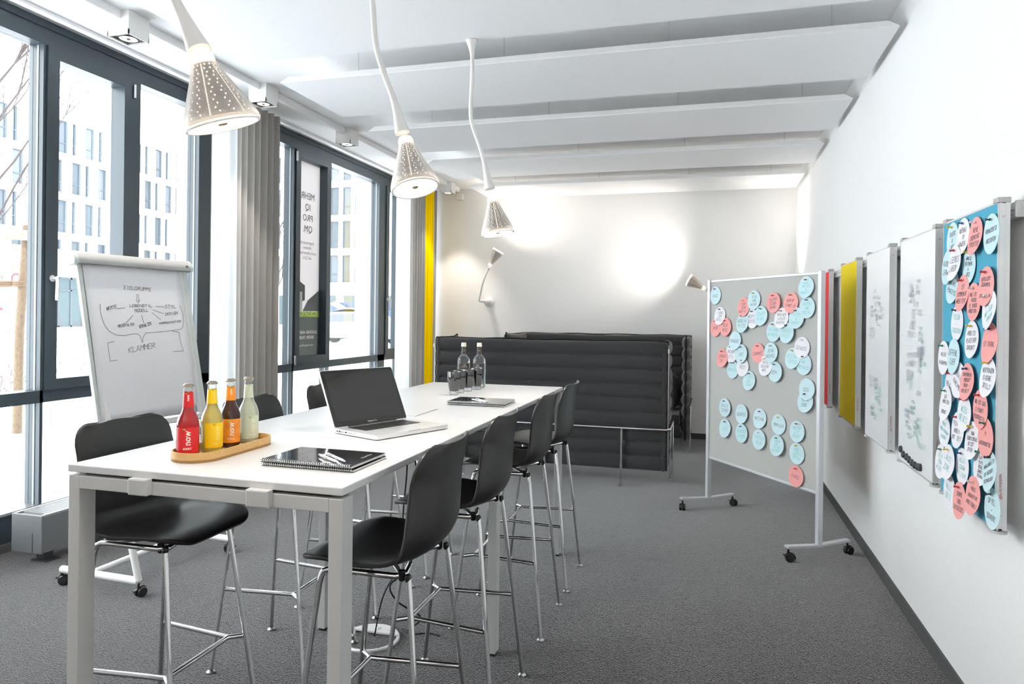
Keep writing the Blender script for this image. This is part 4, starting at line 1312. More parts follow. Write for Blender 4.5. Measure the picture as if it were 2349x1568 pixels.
def flipchart():
    L = (-3.15, 3.40, 0.0)
    t = thing('flip_chart', 'mobile white flip chart with a hand-drawn diagram by the window', 'flip chart', L)
    th, ti = math.radians(81.6), math.radians(12.4)
    u = Vector((math.cos(th), math.sin(th), 0)); yv = Vector((-math.sin(th), math.cos(th), 0))
    up = Vector((0, 0, 1)) * math.cos(ti) + yv * math.sin(ti)
    n = u.cross(up)                     # towards the room
    c0 = Vector((-3.226, 3.405, 1.363)) - Vector(L)
    M = Matrix((u, -n, up)).transposed().to_4x4()
    M.translation = c0                  # local x right, y away, z up the board
    def mb():
        m = MB(); m.M = M; return m
    GRN = mat('flip_frame_pale', (.66, .70, .67), .45)
    b = mb().box(-.345, .345, .004, .016, -.49, .47).build('board', mat('flip_board', (.78, .80, .78), .4), t)
    fr = mb().box(-.362, -.338, -.004, .022, -.50, .47, .004).build('side_frame', GRN, t)
    mb().box(.338, .362, -.004, .022, -.50, .47, .004).build('side_frame', GRN, t)
    mb().box(-.362, .362, -.012, .020, -.535, -.50, .005).build('pen_ledge', ALU, t)
    hd = mb()
    poly = [(-.030, .412), (-.036, .430), (-.030, .455), (-.012, .480), (.020, .486), (.030, .470), (.030, .412)]
    hd.prism(poly, 'x', -.372, .372)
    hd.build('clamp_bar', mat('clamp_grey', (.52, .52, .50), .4), t, 40)
    ec = mb()
    poly2 = [(p[0] * 1.08 - .001, p[1] + (.002 if p[1] > .44 else -.004)) for p in poly]
    ec.prism(poly2, 'x', -.398, -.372).build('end_cap', mat('cap_pale', (.60, .67, .65), .45), t, 40)
    ec = mb(); ec.prism(poly2, 'x', .372, .386).build('end_cap', mat('cap_pale', (.60, .67, .65), .45), t, 40)
    mb().box(.335, .350, -.0368, -.034, .430, .445).build('maker_badge', mat('badge_dark', (.12, .12, .12), .5), t)
    # paper pad: slightly bowed sheet
    pm = mb().grid(lambda a, v: (-.338 + .632 * a + .012 * (v - .5), -.002 - .010 * math.sin(PI * v) * (.4 + .6 * a) - .004 * (1 - v), -.488 + .91 * v), 14, 16)
    pa = pm.build('paper_pad', PAPER, t, 180)
    so = pa.modifiers.new('thick', 'SOLIDIFY'); so.thickness = .003; so.offset = 0
    sh = mb()
    def fn(a, c):
        v = (c + .488) / .91; w = (a + .338) / .632
        return (a, -.0021 - .010 * math.sin(PI * v) * (.4 + .6 * w) - .004 * (1 - v) - .0026, c)
    rnd = random.Random(4)
    def word(s, a0, a1, b0, b1, hgt):
        k = scribble([s], abs(a1 - a0), hgt * 1.6, rnd, .12)
        xs = [p[0] for pl in k for p in pl]; x0, x1 = min(xs), max(xs)
        return [[(a0 + (p[0] - x0) / (x1 - x0) * (a1 - a0), b0 + (p[0] - x0) / (x1 - x0) * (b1 - b0) + p[1] * hgt / .62 / (hgt * 1.6) * 1.0 + hgt * .5) for p in pl] for pl in k]
    lines = []
    for s, p0, p1, hh in (('ZIELGRUPPE', (-.105, .272), (.078, .272), .026), ('WERTE', (-.228, .150), (-.164, .164), .020), ('LEBENSTIL', (-.083, .166), (.064, .174), .020), ('MODELL', (-.055, .142), (.034, .145), .018),
                          ('STYL', (.154, .166), (.232, .170), .022), ('DESIGN', (.148, .122), (.240, .128), .020), ('KOMMUNIKATION', (.098, .068), (.254, .074), .018), ('MATERIALIEN', (-.175, .044), (-.072, .062), .022),
                          ('VERHALTEN', (-.042, .040), (.040, .064), .022), ('KLAMMER', (-.131, -.100), (.047, -.078), .034)):
        k = scribble([s], 1, 1, rnd, .12)
        xs = [p[0] for pl in k for p in pl]; ys = [p[1] for pl in k for p in pl]
        x0, x1, y0, y1 = min(xs), max(xs), min(ys), max(ys)
        for pl in k:
            lines.append([(p0[0] + (q[0] - x0) / (x1 - x0) * (p1[0] - p0[0]), p0[1] + (q[0] - x0) / (x1 - x0) * (p1[1] - p0[1]) + (q[1] - y0) / (y1 - y0) * hh) for q in pl])
    lines += [[(-.026, .252), (-.031, .206)], [(-.015, .252), (-.019, .206)], [(-.038, .216), (-.025, .196), (-.010, .216)],
              [(-.165, .160), (-.116, .166)], [(.090, .178), (.148, .176)], [(.067, .157), (.136, .134)], [(.058, .140), (.110, .095)], [(-.071, .122), (-.123, .075)], [(-.015, .122), (-.008, .076)],
              [(-.264, .185), (-.268, .155), (-.266, .115), (-.256, .069), (-.234, .031), (-.194, .007), (-.145, .002), (-.098, .010), (-.061, .012), (-.044, -.003), (-.036, -.042), (-.026, -.010), (-.007, .014), (.034, .018), (.106, .021), (.19, .029), (.243, .034), (.261, .05), (.274, .088), (.277, .133), (.267, .178), (.258, .185)],
              [(-.212, -.030), (-.252, -.037), (-.251, -.141), (-.208, -.137)], [(.179, .026), (.227, .015), (.227, -.038), (.240, -.103), (.164, -.104)]]
    ribbon(sh, lines, .0024, fn)
    sh.build('marker_drawing', mat('marker_grey', (.10, .10, .11), .7), pa, fix=False)
    # legs, feet, cross bar
    W = mat('flip_leg_white', (.80, .80, .79), .4)
    nb, nf_ = Vector((-3.417, 3.037, .085)), Vector((-2.885, 3.020, .085))
    fb, ff = Vector((-3.40, 3.775, .085)), Vector((-2.884, 3.760, .085))
    LV = Vector(L)
    for (a, b_) in ((nb, nf_), (fb, ff)):
        MB().tube([a - LV, b_ - LV], .020, 16).build('foot_bar', W, t, 40)
    for e, (f_) in ((-.30, nf_), (.30, ff)):
        top = M @ Vector((e, .035, -.15))
        MB().tube([f_ - LV, top], .018, 16).build('leg', W, t, 40)
    mid = (nb * .62 + nf_ * .38, fb * .62 + ff * .38)
    MB().tube([mid[0] - LV, mid[1] - LV], .017, 14).build('cross_bar', W, t, 40)
    for k, p in enumerate((nb, nf_, fb, ff)):
        caster(t, p.x, p.y, .4 + k, L)
    return t
flipchart()

# ------------------------------------------------------------------ cards, pins
CARDM = {'B': mat('card_light_blue', (.60, .80, .84), .8), 'W': mat('card_white', (.86, .85, .88), .8), 'P': mat('card_coral', (.93, .40, .37), .8)}
CN = {'B': 'light blue', 'W': 'white', 'P': 'coral'}
INKS = {'k': mat('pen_black', (.16, .15, .17), .8), 'g': mat('pen_teal', (.22, .62, .58), .8)}
PINM = {'red': mat('pin_red', (.55, .02, .04), .35), 'yellow': mat('pin_yellow', (.75, .48, .03), .35), 'green': mat('pin_green', (.02, .25, .12), .35), 'blue': mat('pin_blue', (.03, .06, .25), .35), 'white': mat('pin_white', (.75, .72, .72), .35), 'black': mat('pin_dark', (.05, .04, .06), .35)}
PIN_ME = {}
def pin_obj(col):
    mb = MB(); mb.M = Matrix.Rotation(PI / 2, 4, 'X')   # axis along -y
    mb.lathe([(.0006, -.004), (.0006, .002), (.0048, .002), (.0052, .004), (.0030, .006), (.0027, .012), (.0046, .015), (.0048, .017), (.003, .018), (0, .018)], 10)
    return mb.build('push_pin', PINM[col], None, 50)
def card_mesh(R, curl, seed):
    """paper disc in local XZ, front towards -y, hinged at its top; lower edge curls out"""
    def f(x, z): return -(curl * max(0, (R * .7 - z) / (2 * R)) ** 2 * 2.2)
    n = 36
    rings = [0.0, .35, .7, 1.0]
    vs = []; fs = []
    for side in (0, 1):
        o = len(vs)
        vs.append((0, f(0, 0) + side * .0009, 0))
        for r in rings[1:]:
            for j in range(n):
                a = 2 * PI * j / n
                x, z = R * r * math.cos(a), R * r * math.sin(a)
                vs.append((x, f(x, z) + side * .0009, z))
        for j in range(n):
            j2 = (j + 1) % n
            fs.append((o, o + 1 + j, o + 1 + j2))
            for k in range(len(rings) - 2):
                a = o + 1 + k * n
                fs.append((a + j, a + n + j, a + n + j2, a + j2))
    w = len(vs) // 2
    e = 1 + (len(rings) - 2) * n
    for j in range(n):
        j2 = (j + 1) % n
        fs.append((e + j, w + e + j, w + e + j2, e + j2))
    return vs, fs, f
CARD_CACHE = {}
def card(prefix, origin, right, a, z, lift, colr, lines, pincol, ref, ink='k', R=.071, curl=.012, tilt=0.0, pin_dz=.050, roll=0.0, group=None):
    rz = math.atan2(right[1], right[0])
    out = Vector((right[1], -right[0], 0))               # towards the viewer
    pos = Vector(origin) + Vector(right) * a + Vector((0, 0, z)) + out * lift
    vs, fs, f = card_mesh(R, curl, 0)
    key = (colr, R, curl)
    if key not in CARD_CACHE:
        mb = MB(); mb.add(vs, fs)
        o = mb.build('note_card', CARDM[colr], None, 40)
        CARD_CACHE[key] = o
        first = True
    else:
        o = CARD_CACHE[key].copy(); C.objects.link(o)
        for k in list(o.keys()):
            if k in ('label', 'group', 'category'): del o[k]
    o.location = pos
    o.rotation_euler = Euler((tilt, roll, rz), 'XYZ')
    tag(o, '%s round card %s' % (CN[colr], ref), 'card', group)
    if lines:
        rnd = random.Random(hash((round(a, 3), round(z, 3))) & 0xffff)
        mb = MB()
        pl = scribble(lines, R * 1.45, min(R * 1.15, R * .5 * len(lines)), rnd, .1)
        ribbon(mb, pl, .0019, lambda x, zz: (x, f(x, zz - R * .05) - .0006, zz - R * .05))
        mb.build('handwriting', INKS[ink], o, fix=False)
    if pincol:
        base = PIN_ME.get(pincol)
        if base is None:
            p = pin_obj(pincol); PIN_ME[pincol] = p
        else:
            p = base.copy(); C.objects.link(p)
        p.location = pos + Vector((0, 0, pin_dz)) + out * .0022
        p.rotation_euler = (random.uniform(-.15, .15), 0, rz + random.uniform(-.2, .2))
        tag(p, ' '.join(('%s pin in %s card %s' % (pincol, CN[colr], ref)).split()[:16]), 'push pin', group.replace('cards', 'push pins') if group else None)
    return o

# ------------------------------------------------------------------ mobile pinboard
PB0 = Vector((-.015, 5.81, 0)); PB1 = Vector((.679, 4.782, 0))
PD = (PB1 - PB0).normalized()
PO = Vector((PD.y, -PD.x, 0))            # towards the camera side
def pinboard():
    rz = math.atan2(PD.y, PD.x)
    mid = (PB0 + PB1) / 2
    t = thing('mobile_pinboard', 'grey mobile pinboard on castors full of round cards', 'pinboard', mid, rz)
    w = 1.2403 / 2
    FELT = mat('pinboard_grey_felt', (.52, .52, .49), .95, noise=.05, nscale=300)
    MB().box(-w + .03, w - .03, .004, .022, .415, 1.795).build('felt_panel', FELT, t)
    MB().box(-w + .03, w - .03, -.002, .028, 1.795, 1.812, .003).build('frame_rail', ALUW, t)
    MB().box(-w + .03, w - .03, -.002, .028, .398, .415, .003).build('frame_rail', ALUW, t)
    for s in (-1, 1):
        MB().box(s * w - .03 if s > 0 else -w, w if s > 0 else -w + .03, -.012, .026, .085, 1.818, .004).build('post', ALUW, t)
        x = s * (w - .015)
        f = MB(); f.prism([(-.24, .088), (0, .072), (.24, .088), (.24, .100), (0, .086), (-.24, .100)], 'x', x - .021, x + .021)
        f.build('foot', ALUW, t)
        for k, yy in enumerate((-.225, .235)):
            m = MB(); 
            caster(t, x, yy, .7 * s + k, (0, 0, 0))
pinboard()
# text, pin colour and where each card is; a = distance from the left post, z = height
PBC = [
 ('B', .098, 1.690, ['HUGO'], 'blue', 'alone in the upper left corner of grey pinboard', 'k'),
 ('B', .573, 1.644, ['15-22', 'VON', 'HEIDE'], 'yellow', 'topmost of the upper middle cluster on grey pinboard', 'k'),
 ('P', .459, 1.594, ['LOOK', 'SEHR', 'WERTIG'], 'yellow', 'in the upper middle cluster on grey pinboard', 'k'),
 ('W', .563, 1.511, ['WERTIG', 'KOSTEN'], 'black', 'in the upper middle cluster on grey pinboard', 'k'),
 ('B', .658, 1.531, ['STADT', 'KINO'], 'green', 'at the right of the upper middle cluster on pinboard', 'g'),
 ('B', .452, 1.477, ['BERLIN', 'MITTE'], 'red', 'lowest of the upper middle cluster on grey pinboard', 'k'),
 ('P', .794, 1.621, ['CLEVER', 'CLOUD', 'SHARE'], 'red', 'left of two neighbouring coral ones near pinboard top', 'k'),
 ('P', .957, 1.620, ['BERUF', 'START UP'], 'green', 'right of two neighbouring coral ones near pinboard top', 'k'),
 ('B', 1.101, 1.717, ['START', 'DER STIL', '&', 'EXKLUSIV'], 'red', 'in the upper right corner of grey pinboard', 'g'),
 ('B', 1.113, 1.585, ['GASTRO', 'UND', 'SOCIAL'], 'blue', 'below the corner one at the pinboard right post', 'g'),
 ('B', 1.017, 1.517, ['FILTER', '&', 'BUDGET'], 'black', 'lower left of the right post one, pinboard', 'g'),
 ('W', .875, 1.516, ['WENIGER', 'VIELES', 'KAUFEN'], 'red', 'below the two coral ones near pinboard top', 'k'),
 ('B', .795, 1.422, ['AUTARK', 'WOHNEN'], 'red', 'lower left of the upper right cluster on pinboard', 'g'),
 ('B', .930, 1.418, ['MARCO', 'POLO'], 'black', 'lowest in the upper right cluster on grey pinboard', 'g'),
 ('W', .161, 1.530, ['LIEBE', 'ZUM', 'DETAIL'], 'black', 'above two coral ones at the pinboard left edge', 'k'),
 ('P', .107, 1.438, ['RUHE'], 'red', 'left of the pair at the pinboard left edge', 'k'),
 ('P', .239, 1.444, ['NEUE', 'WEGE'], 'red', 'right of the pair at the pinboard left edge', 'k'),
 ('B', .364, 1.345, ['PRAGUE'], None, 'topmost of the left middle cluster on grey pinboard', 'k'),
 ('W', .318, 1.244, ['NEUER', 'STIL'], 'black', 'behind the others in the left middle pinboard cluster', 'k'),
 ('B', .440, 1.250, ['ARC'], 'blue', 'at the right of the left middle pinboard cluster', 'k'),
 ('P', .213, 1.206, ['URBAN', 'TAT'], 'red', 'in the left middle cluster on grey pinboard', 'k'),
 ('B', .327, 1.127, ['MAGAZIN'], 'blue', 'at the bottom left of the left middle cluster', 'g'),
 ('W', .451, 1.154, ['FEST'], 'red', 'in front at the bottom of the left middle cluster', 'k'),
 ('B', .531, 1.061, ['LICHT', 'UND', 'RAUM'], 'blue', 'hanging lowest below the left middle pinboard cluster', 'g'),
 ('P', .629, 1.266, ['CANVAS'], 'red', 'in the centre of the grey pinboard', 'k'),
 ('B', .769, 1.275, ['JEAN', 'NOUVEL'], 'white', 'right of the coral one in pinboard centre', 'k'),
 ('W', .717, 1.181, ['KEIN', 'DESIGN', 'WEG'], 'yellow', 'below the coral one in pinboard centre', 'k'),
 ('B', .818, 1.147, ['ZEN'], 'blue', 'lower right of the pinboard centre cluster', 'k'),
 ('W', 1.067, 1.323, ['GENUSS'], 'white', 'above two blue ones at right middle of pinboard', 'k'),
 ('B', .982, 1.249, ['DESIGN', 'IDEEN'], 'yellow', 'left of the right middle trio on grey pinboard', 'g'),
 ('B', 1.087, 1.217, ['INC', 'GESTALTE'], 'black', 'right of the right middle trio on grey pinboard', 'g'),
 ('B', 1.122, 1.058, ['COS'], None, 'upper of two overlapping ones beside the right post', 'k'),
 ('B', 1.112, .977, ['MUSE', 'ONE'], 'black', 'lower of two overlapping ones beside the right post', 'k'),
 ('B', .248, .829, ['DAILY', 'STORE'], 'blue', 'first from left in the upper low row', 'k'),
 ('B', .456, .809, ['QUARTZ'], 'white', 'second from left in the upper low row', 'k'),
 ('B', .652, .803, ['MEETING'], 'red', 'third from left in the upper low row', 'k'),
 ('B', .850, .789, ['MANILLA'], 'yellow', 'fourth from left in the upper low row', 'k'),
 ('B', 1.034, .770, ['SKETCH', 'LIST', 'NEUES'], 'red', 'last on the right in the upper low row', 'g'),
 ('B', .251, .672, ['VIER'], 'blue', 'first from left in the second low row', 'g'),
 ('B', .452, .666, ['BEWEGEN', 'LERNEN'], 'blue', 'second from left in the second low row', 'g'),
 ('B', .655, .654, ['GARTEN', 'HAUS'], 'white', 'third from left in the second low row', 'g'),
 ('B', .848, .646, ['OFFEN', 'UND', 'HEITER', 'BLEIBEN'], 'green', 'fourth from left in the second low row', 'g'),
 ('B', 1.030, .625, ['COOL', 'LUSTIG', 'OFFEN'], 'yellow', 'last on the right in the second low row', 'g'),
 ('P', 1.027, .474, ['FANS'], 'red', 'reading FANS at the lower right of grey pinboard', 'k'),
]
rr = random.Random(3)
for i, (c_, a, z, ln, pc, ref, ik) in enumerate(PBC):
    lift = .0025 + (i % 7) * .0018
    curl = (.004, .007, .011)[i % 3]
    card('pb', PB0 + PO * .0, PD, a, z, lift + .0, c_, ln, pc, ref, ik, R=.0705, curl=curl, tilt=0.0, roll=rr.uniform(-.06, .06), group='round cards on the grey pinboard')

# ------------------------------------------------------------------ wall boards on the rail
def wallboard(name, yr, face_mat, label, width=.562, writing=None, xf=.908, logo=True, cat='board'):
    """yr = near (right) edge; face plane x = xf"""
    yl = yr + width
    z0, z1 = .818, 1.900
    L = (xf + .03, (yr + yl) / 2, z0)
    t = thing(name, label, cat, L, group='boards hung on the wall rail')
    MB().box(xf, xf + .018, yr + .004, yl - .004, z0 + .006, z1 - .006).build('board_face', face_mat, t, loc=L)
    MB().box(xf + .018, xf + .021, yr + .004, yl - .004, z0 + .006, z1 - .006).build('gap_bounce_sheet', mat('bounce_sheet_white', (.8, .8, .8), .7), t, loc=L)  # added white sheet, unseen, bounces light into the gap behind the board
    p1 = MB().box(xf - .001, xf + .034, yr, yr + .0045, z0, z1)
    p1.box(xf + .003, xf + .010, yr - .0012, yr, z0, z1).box(xf + .020, xf + .0225, yr - .0006, yr, z0, z1)
    pr = p1.build('side_profile', ALU, t, loc=L)
    MB().box(xf - .001, xf + .034, yl - .0045, yl, z0, z1).build('side_profile', ALU, t, loc=L)
    MB().box(xf - .001, xf + .020, yr, yl, z1 - .006, z1 + .001).build('edge_strip', ALU, t, loc=L)
    MB().box(xf - .001, xf + .020, yr, yl, z0 - .001, z0 + .006).build('edge_strip', ALU, t, loc=L)
    for y, s in ((yr, 1), (yl, -1)):
        c = MB().box(xf - .003, xf + .036, min(y - .003 * s, y + .04 * s), max(y - .003 * s, y + .04 * s), z1 - .004, z1 + .014, .002)
        c.build('hook_cap', mat('cap_alu_dark', (.50, .49, .48), .4, .5), t, loc=L)
        b = MB().prism(arc(xf + .015, y + .012 * s, .024, 0, 2 * PI, 18), 'z', z0 - .010, z0 - .001)
        b.build('bumper_foot', mat('bumper_grey', (.55, .54, .53), .5), t, loc=L)
    for z in (z1 - .05, z0 + .05):
        MB().tube([(xf + .015, yr - .0016, z), (xf + .015, yr, z)], .0042, 12).build('screw', STEEL, pr, loc=L)
    if logo:
        vs, fs = text_geo('moduline by NSF', .012)
        m = MB(); m.add([(xf + .015 + q[1], yr - .0020, z0 + .145 - q[0]) for q in vs], fs)
        m.build('red_lettering', mat('print_red', (.55, .05, .04), .5), pr, loc=L)
    if writing:
        rnd = random.Random(writing[0])
        for col, items in writing[1].items():
            m = MB()
            for (yy, zz, w, lines, hgt) in items:
                pl = scribble(lines, w, hgt, rnd, .15)
                ribbon(m, pl, .0022, lambda x, z_: (xf - .0006, yy - x, zz + z_))
            m.build('faded_writing', col, t, loc=L, fix=False)['kind'] = 'stuff'
    return t
WB = mat('whiteboard_enamel', (.84, .845, .85), .25)
FG = mat('wiped_grey', (.62, .63, .65), .5); FT = mat('wiped_teal', (.52, .72, .68), .5); FB = mat('wiped_blue', (.50, .54, .66), .5)
rw = random.Random(11)
WORDS = ['PROJEKT', 'TEAM', 'AGENDA', 'ZIELE', 'IDEEN', 'KUNDEN', 'MARKT', 'PLAN', 'UMSETZUNG', 'FEEDBACK', 'THEMEN', 'KOSTEN', 'TERMIN']
def wipes(yc, z0, z1, n, w):
    return [(yc + rw.uniform(-.13, .13), rw.uniform(z0, z1), w * rw.uniform(.6, 1.2), [rw.choice(WORDS) for _ in range(rw.randint(1, 3))], .075) for _ in range(n)]
wallboard('blue_pinboard', 2.650, mat('board_blue_felt', (.08, .40, .55), .85, noise=.04, nscale=300), 'turquoise blue pinboard full of round cards at the wall rail near end', cat='pinboard')
wallboard('whiteboard', 3.315, WB, 'whiteboard with dark magnets in a row, left of the blue pinboard', writing=(1, {FG: wipes(3.6, 1.2, 1.85, 12, .16), FT: wipes(3.6, .9, 1.45, 12, .16), FB: wipes(3.6, 1.0, 1.4, 5, .12)}))
wallboard('whiteboard', 4.095, WB, 'whiteboard with wiped writing, right of the yellow board', writing=(2, {FG: wipes(4.38, 1.1, 1.8, 10, .16), FT: wipes(4.38, .88, 1.2, 9, .15)}))
wallboard('yellow_board', 4.965, mat('board_yellow_felt', (.97, .74, .0), .85, noise=.04, nscale=300), 'plain yellow felt board on the wall rail')
wallboard('red_board', 6.06, mat('board_red_felt', (.95, .05, .05), .85, noise=.04, nscale=300), 'plain red felt board behind the mobile pinboard on the wall rail')
def rail():
    L = (.965, 4.6, 1.87)
    t = thing('wall_rail', 'long aluminium rail on the right wall carrying five boards', 'rail', L)
    MB().box(.955, XR, 2.648, 6.75, 1.848, 1.898, .002).build('rail_profile', ALU, t, loc=L)
    MB().box(.9535, .956, 2.65, 6.75, 1.870, 1.873).build('rail_groove', mat('groove_dark', (.25, .25, .25), .5), t, loc=L)
    e = MB().box(.953, XR, 2.636, 2.648, 1.845, 1.901, .002).build('end_plate', mat('cap_alu_dark', (.5, .49, .48), .4, .5), t, loc=L)
    for z in (1.862, 1.886):
        MB().tube([(.972, 2.6345, z), (.972, 2.637, z)], .003, 10).build('screw', STEEL, e, loc=L)
    vs, fs = text_geo('by NSF se', .010)
    m = MB(); m.add([(.9530, 2.675 - q[0], 1.856 + q[1]) for q in vs], fs)
    m.build('red_lettering', mat('print_red', (.55, .05, .04), .5), t, loc=L)
rail()
MAG = mat('magnet_dark', (.05, .05, .055), .45)
ORD = ['first', 'second', 'third', 'fourth', 'fifth', 'sixth', 'seventh', 'last']
mproto = None
for k, (y, z) in enumerate(((3.815, .878), (3.768, .861), (3.712, .859), (3.666, .855), (3.618, .850), (3.573, .848), (3.524, .850), (3.487, .855))):
    if mproto is None:
        mb = MB(); mb.M = Matrix.Rotation(-PI / 2, 4, 'Y')
        mb.lathe([(.0165, 0), (.0175, .002), (.0165, .006), (.0155, .010), (.012, .012), (0, .0125)], 20)
        mproto = mb.build('magnet', MAG, None, 40); o = mproto
    else:
        o = mproto.copy(); C.objects.link(o)
    o.location = (.9078, y, z)
    tag(o, '%s round dark magnet from the left along the whiteboard bottom edge' % ORD[k], 'magnet', 'dark magnets on the whiteboard')

BBC = [
 ('B', 3.088, 1.822, ['BUERO', '&', 'CAFE'], 'yellow', 'in the upper left corner of blue pinboard', 'k', .0),
 ('W', 2.959, 1.821, ['AUFBAU', 'IM', 'GANZEN'], 'blue', 'second from left in the blue pinboard top row', 'k', .0),
 ('P', 2.825, 1.806, ['NEUE', 'ORDNUNG', 'STRUKTUR'], 'white', 'third from left in the blue pinboard top row', 'k', .0),
 ('B', 2.676, 1.796, ['VORAUSSETZ', 'ABSTUFEN'], 'black', 'in the upper right corner of blue pinboard', 'k', .0),
 ('B', 3.107, 1.715, ['AUTONOM', 'LERNEN'], None, 'below the upper left corner one on blue pinboard', 'k', .1),
 ('W', 3.017, 1.726, ['LEERES', 'LABOR'], 'red', 'between two blue ones in the second row', 'k', .1),
 ('B', 2.905, 1.708, ['ANALOG', 'NETZWERK', '&', 'ORTE'], 'yellow', 'at the right end of the second row', 'k', .0),
 ('B', 3.071, 1.640, ['KLARE', 'PRAEZISE'], 'red', 'tilted at left under the second row of blue pinboard', 'k', .5),
 ('P', 2.948, 1.609, ['IST', 'KOMMUNIK', 'ARBEITEN'], 'red', 'left of the coral trio on blue pinboard', 'k', .0),
 ('P', 2.831, 1.574, ['WAS IST', 'BUERO', 'EL MUNDO', 'ARBEITEN'], 'white', 'lowest of the coral trio on blue pinboard', 'k', .0),
 ('P', 2.706, 1.623, ['INTELLEKT', 'ZUSAMMEN', '-', 'OFFENHEIT'], 'red', 'right of the coral trio on blue pinboard', 'k', .15),
 ('W', 2.666, 1.544, ['FREI', 'WEITER', 'RAUM'], 'white', 'behind the coral trio at the right edge', 'g', -.9),
 ('W', 3.025, 1.498, ['TEILEN', '+', 'TAUSCHEN'], 'black', 'alone at left below the coral trio', 'g', .0),
 ('W', 2.859, 1.440, ['ARBEITS', 'PLATZ DER', 'ZUKUNFT'], 'yellow', 'alone in the middle of blue pinboard', 'k', .0),
 ('P', 2.680, 1.433, ['IT VIRAL'], 'blue', 'at the right edge, middle height of blue pinboard', 'k', .0),
 ('W', 3.155, 1.359, ['WELCHE', 'IN GRUPPEN'], 'green', 'overlapping the left edge at middle height', 'k', .0),
 ('B', 3.026, 1.371, ['OFFENE', 'TUER'], None, 'at middle height behind a white one', 'k', .0),
 ('W', 2.671, 1.320, ['VERTRAUEN', 'EIGENE', 'SKILLS'], 'yellow', 'at right edge below the coral single-line one', 'k', .0),
 ('W', 3.086, 1.255, ['NEUGIER'], 'red', 'upper one of the left white column', 'k', .6),
 ('W', 2.976, 1.285, ['FLEXIBLE', 'RAEUME'], None, 'behind the coral one in the lower left cluster', 'k', 1.0),
 ('P', 2.877, 1.287, ['UNTERNEHM', 'PRODUKT', '- RAUM -', 'FREIHEIT'], 'blue', 'in front at the lower left cluster', 'k', .0),
 ('P', 2.743, 1.204, ['WO IST DAS', '2 PUNKT', 'PERSPEKTIV'], 'red', 'with upper pin right of the lower cluster', 'k', .0),
 ('W', 2.890, 1.172, ['WOZU', 'NEUES'], 'red', 'with teal writing under the coral cluster one', 'g', .3),
 ('W', 3.086, 1.185, ['DIE', 'ARBEITEN', '-', 'ORDNET'], 'green', 'lower one of the left white column', 'k', .0),
 ('W', 3.145, 1.074, ['NEUE', 'ARBEITSFORM', 'TESTEN'], 'black', 'with slanted teal writing at the left edge', 'g', .3),
 ('W', 2.981, 1.097, ['FLEXIBLE', 'ARBEIT', 'ORT  ZEIT'], 'red', 'reading flexible work at lower left', 'k', .0),
 ('W', 2.818, 1.085, ['NON', 'TERRITORIAL', 'HEISST', 'OFFEN'], 'yellow', 'with yellow pin at lower centre', 'k', .0),
 ('P', 2.694, 1.115, ['IT', 'DATENSAETZE'], 'green', 'with green pin at lower right', 'k', .0),
 ('W', 3.147, .947, ['LEISE', 'ZONEN', 'WICHTIG'], 'green', 'lowest at the left edge with teal writing', 'g', .35),
 ('W', 3.047, .964, ['LAUTE', 'ZONE'], 'yellow', 'squeezed between two white ones near bottom', 'g', .2),
 ('W', 2.936, .970, ['HELLE', 'ECKEN', 'MIT LICHT'], 'blue', 'with blue pin and teal writing near bottom', 'g', .0),
 ('W', 2.744, 1.010, ['LUFT', 'PLATZ', 'BEZUG', 'DURCH', 'TECHNIK'], 'green', 'behind the blue one at lower right', 'k', .0),
 ('B', 2.658, 1.010, ['AVAILABILITY', 'OF NEEDED', 'TECHNOLOGY'], 'black', 'at lower right with sloping capitals', 'k', -.8),
 ('W', 3.053, .851, ['ALLE', 'ORTE'], 'yellow', 'lowest white one at bottom left', 'g', .0),
 ('P', 2.929, .846, ['SHARE', 'UND', 'ENTDECKE'], 'red', 'hanging over the bottom edge', 'k', .0),
 ('P', 2.782, .899, ['VIELE', 'INNOVATIVE', 'ARBEITSWELT'], 'white', 'with pale pin near the bottom edge', 'k', .0),
 ('B', 2.649, .889, ['SPIEL', '+', 'SCHERE'], 'black', 'in the lower right corner of blue pinboard', 'k', .0),
]
rr = random.Random(5)
for i, (c_, y, z, ln, pc, ref, ik, ro) in enumerate(BBC):
    if 'pinboard' not in ref: ref = ref + ' of blue pinboard'
    lift = .004 + (i % 6) * .0024 + (.004 if i > 18 else 0)
    card('bb', (.908, 0, 0), (0, -1, 0), -y, z, lift, c_, ln, pc, ref, ik, R=.0675, curl=(.003, .006, .010)[i % 3], pin_dz=.048, roll=ro * .5, group='round cards on the blue pinboard')

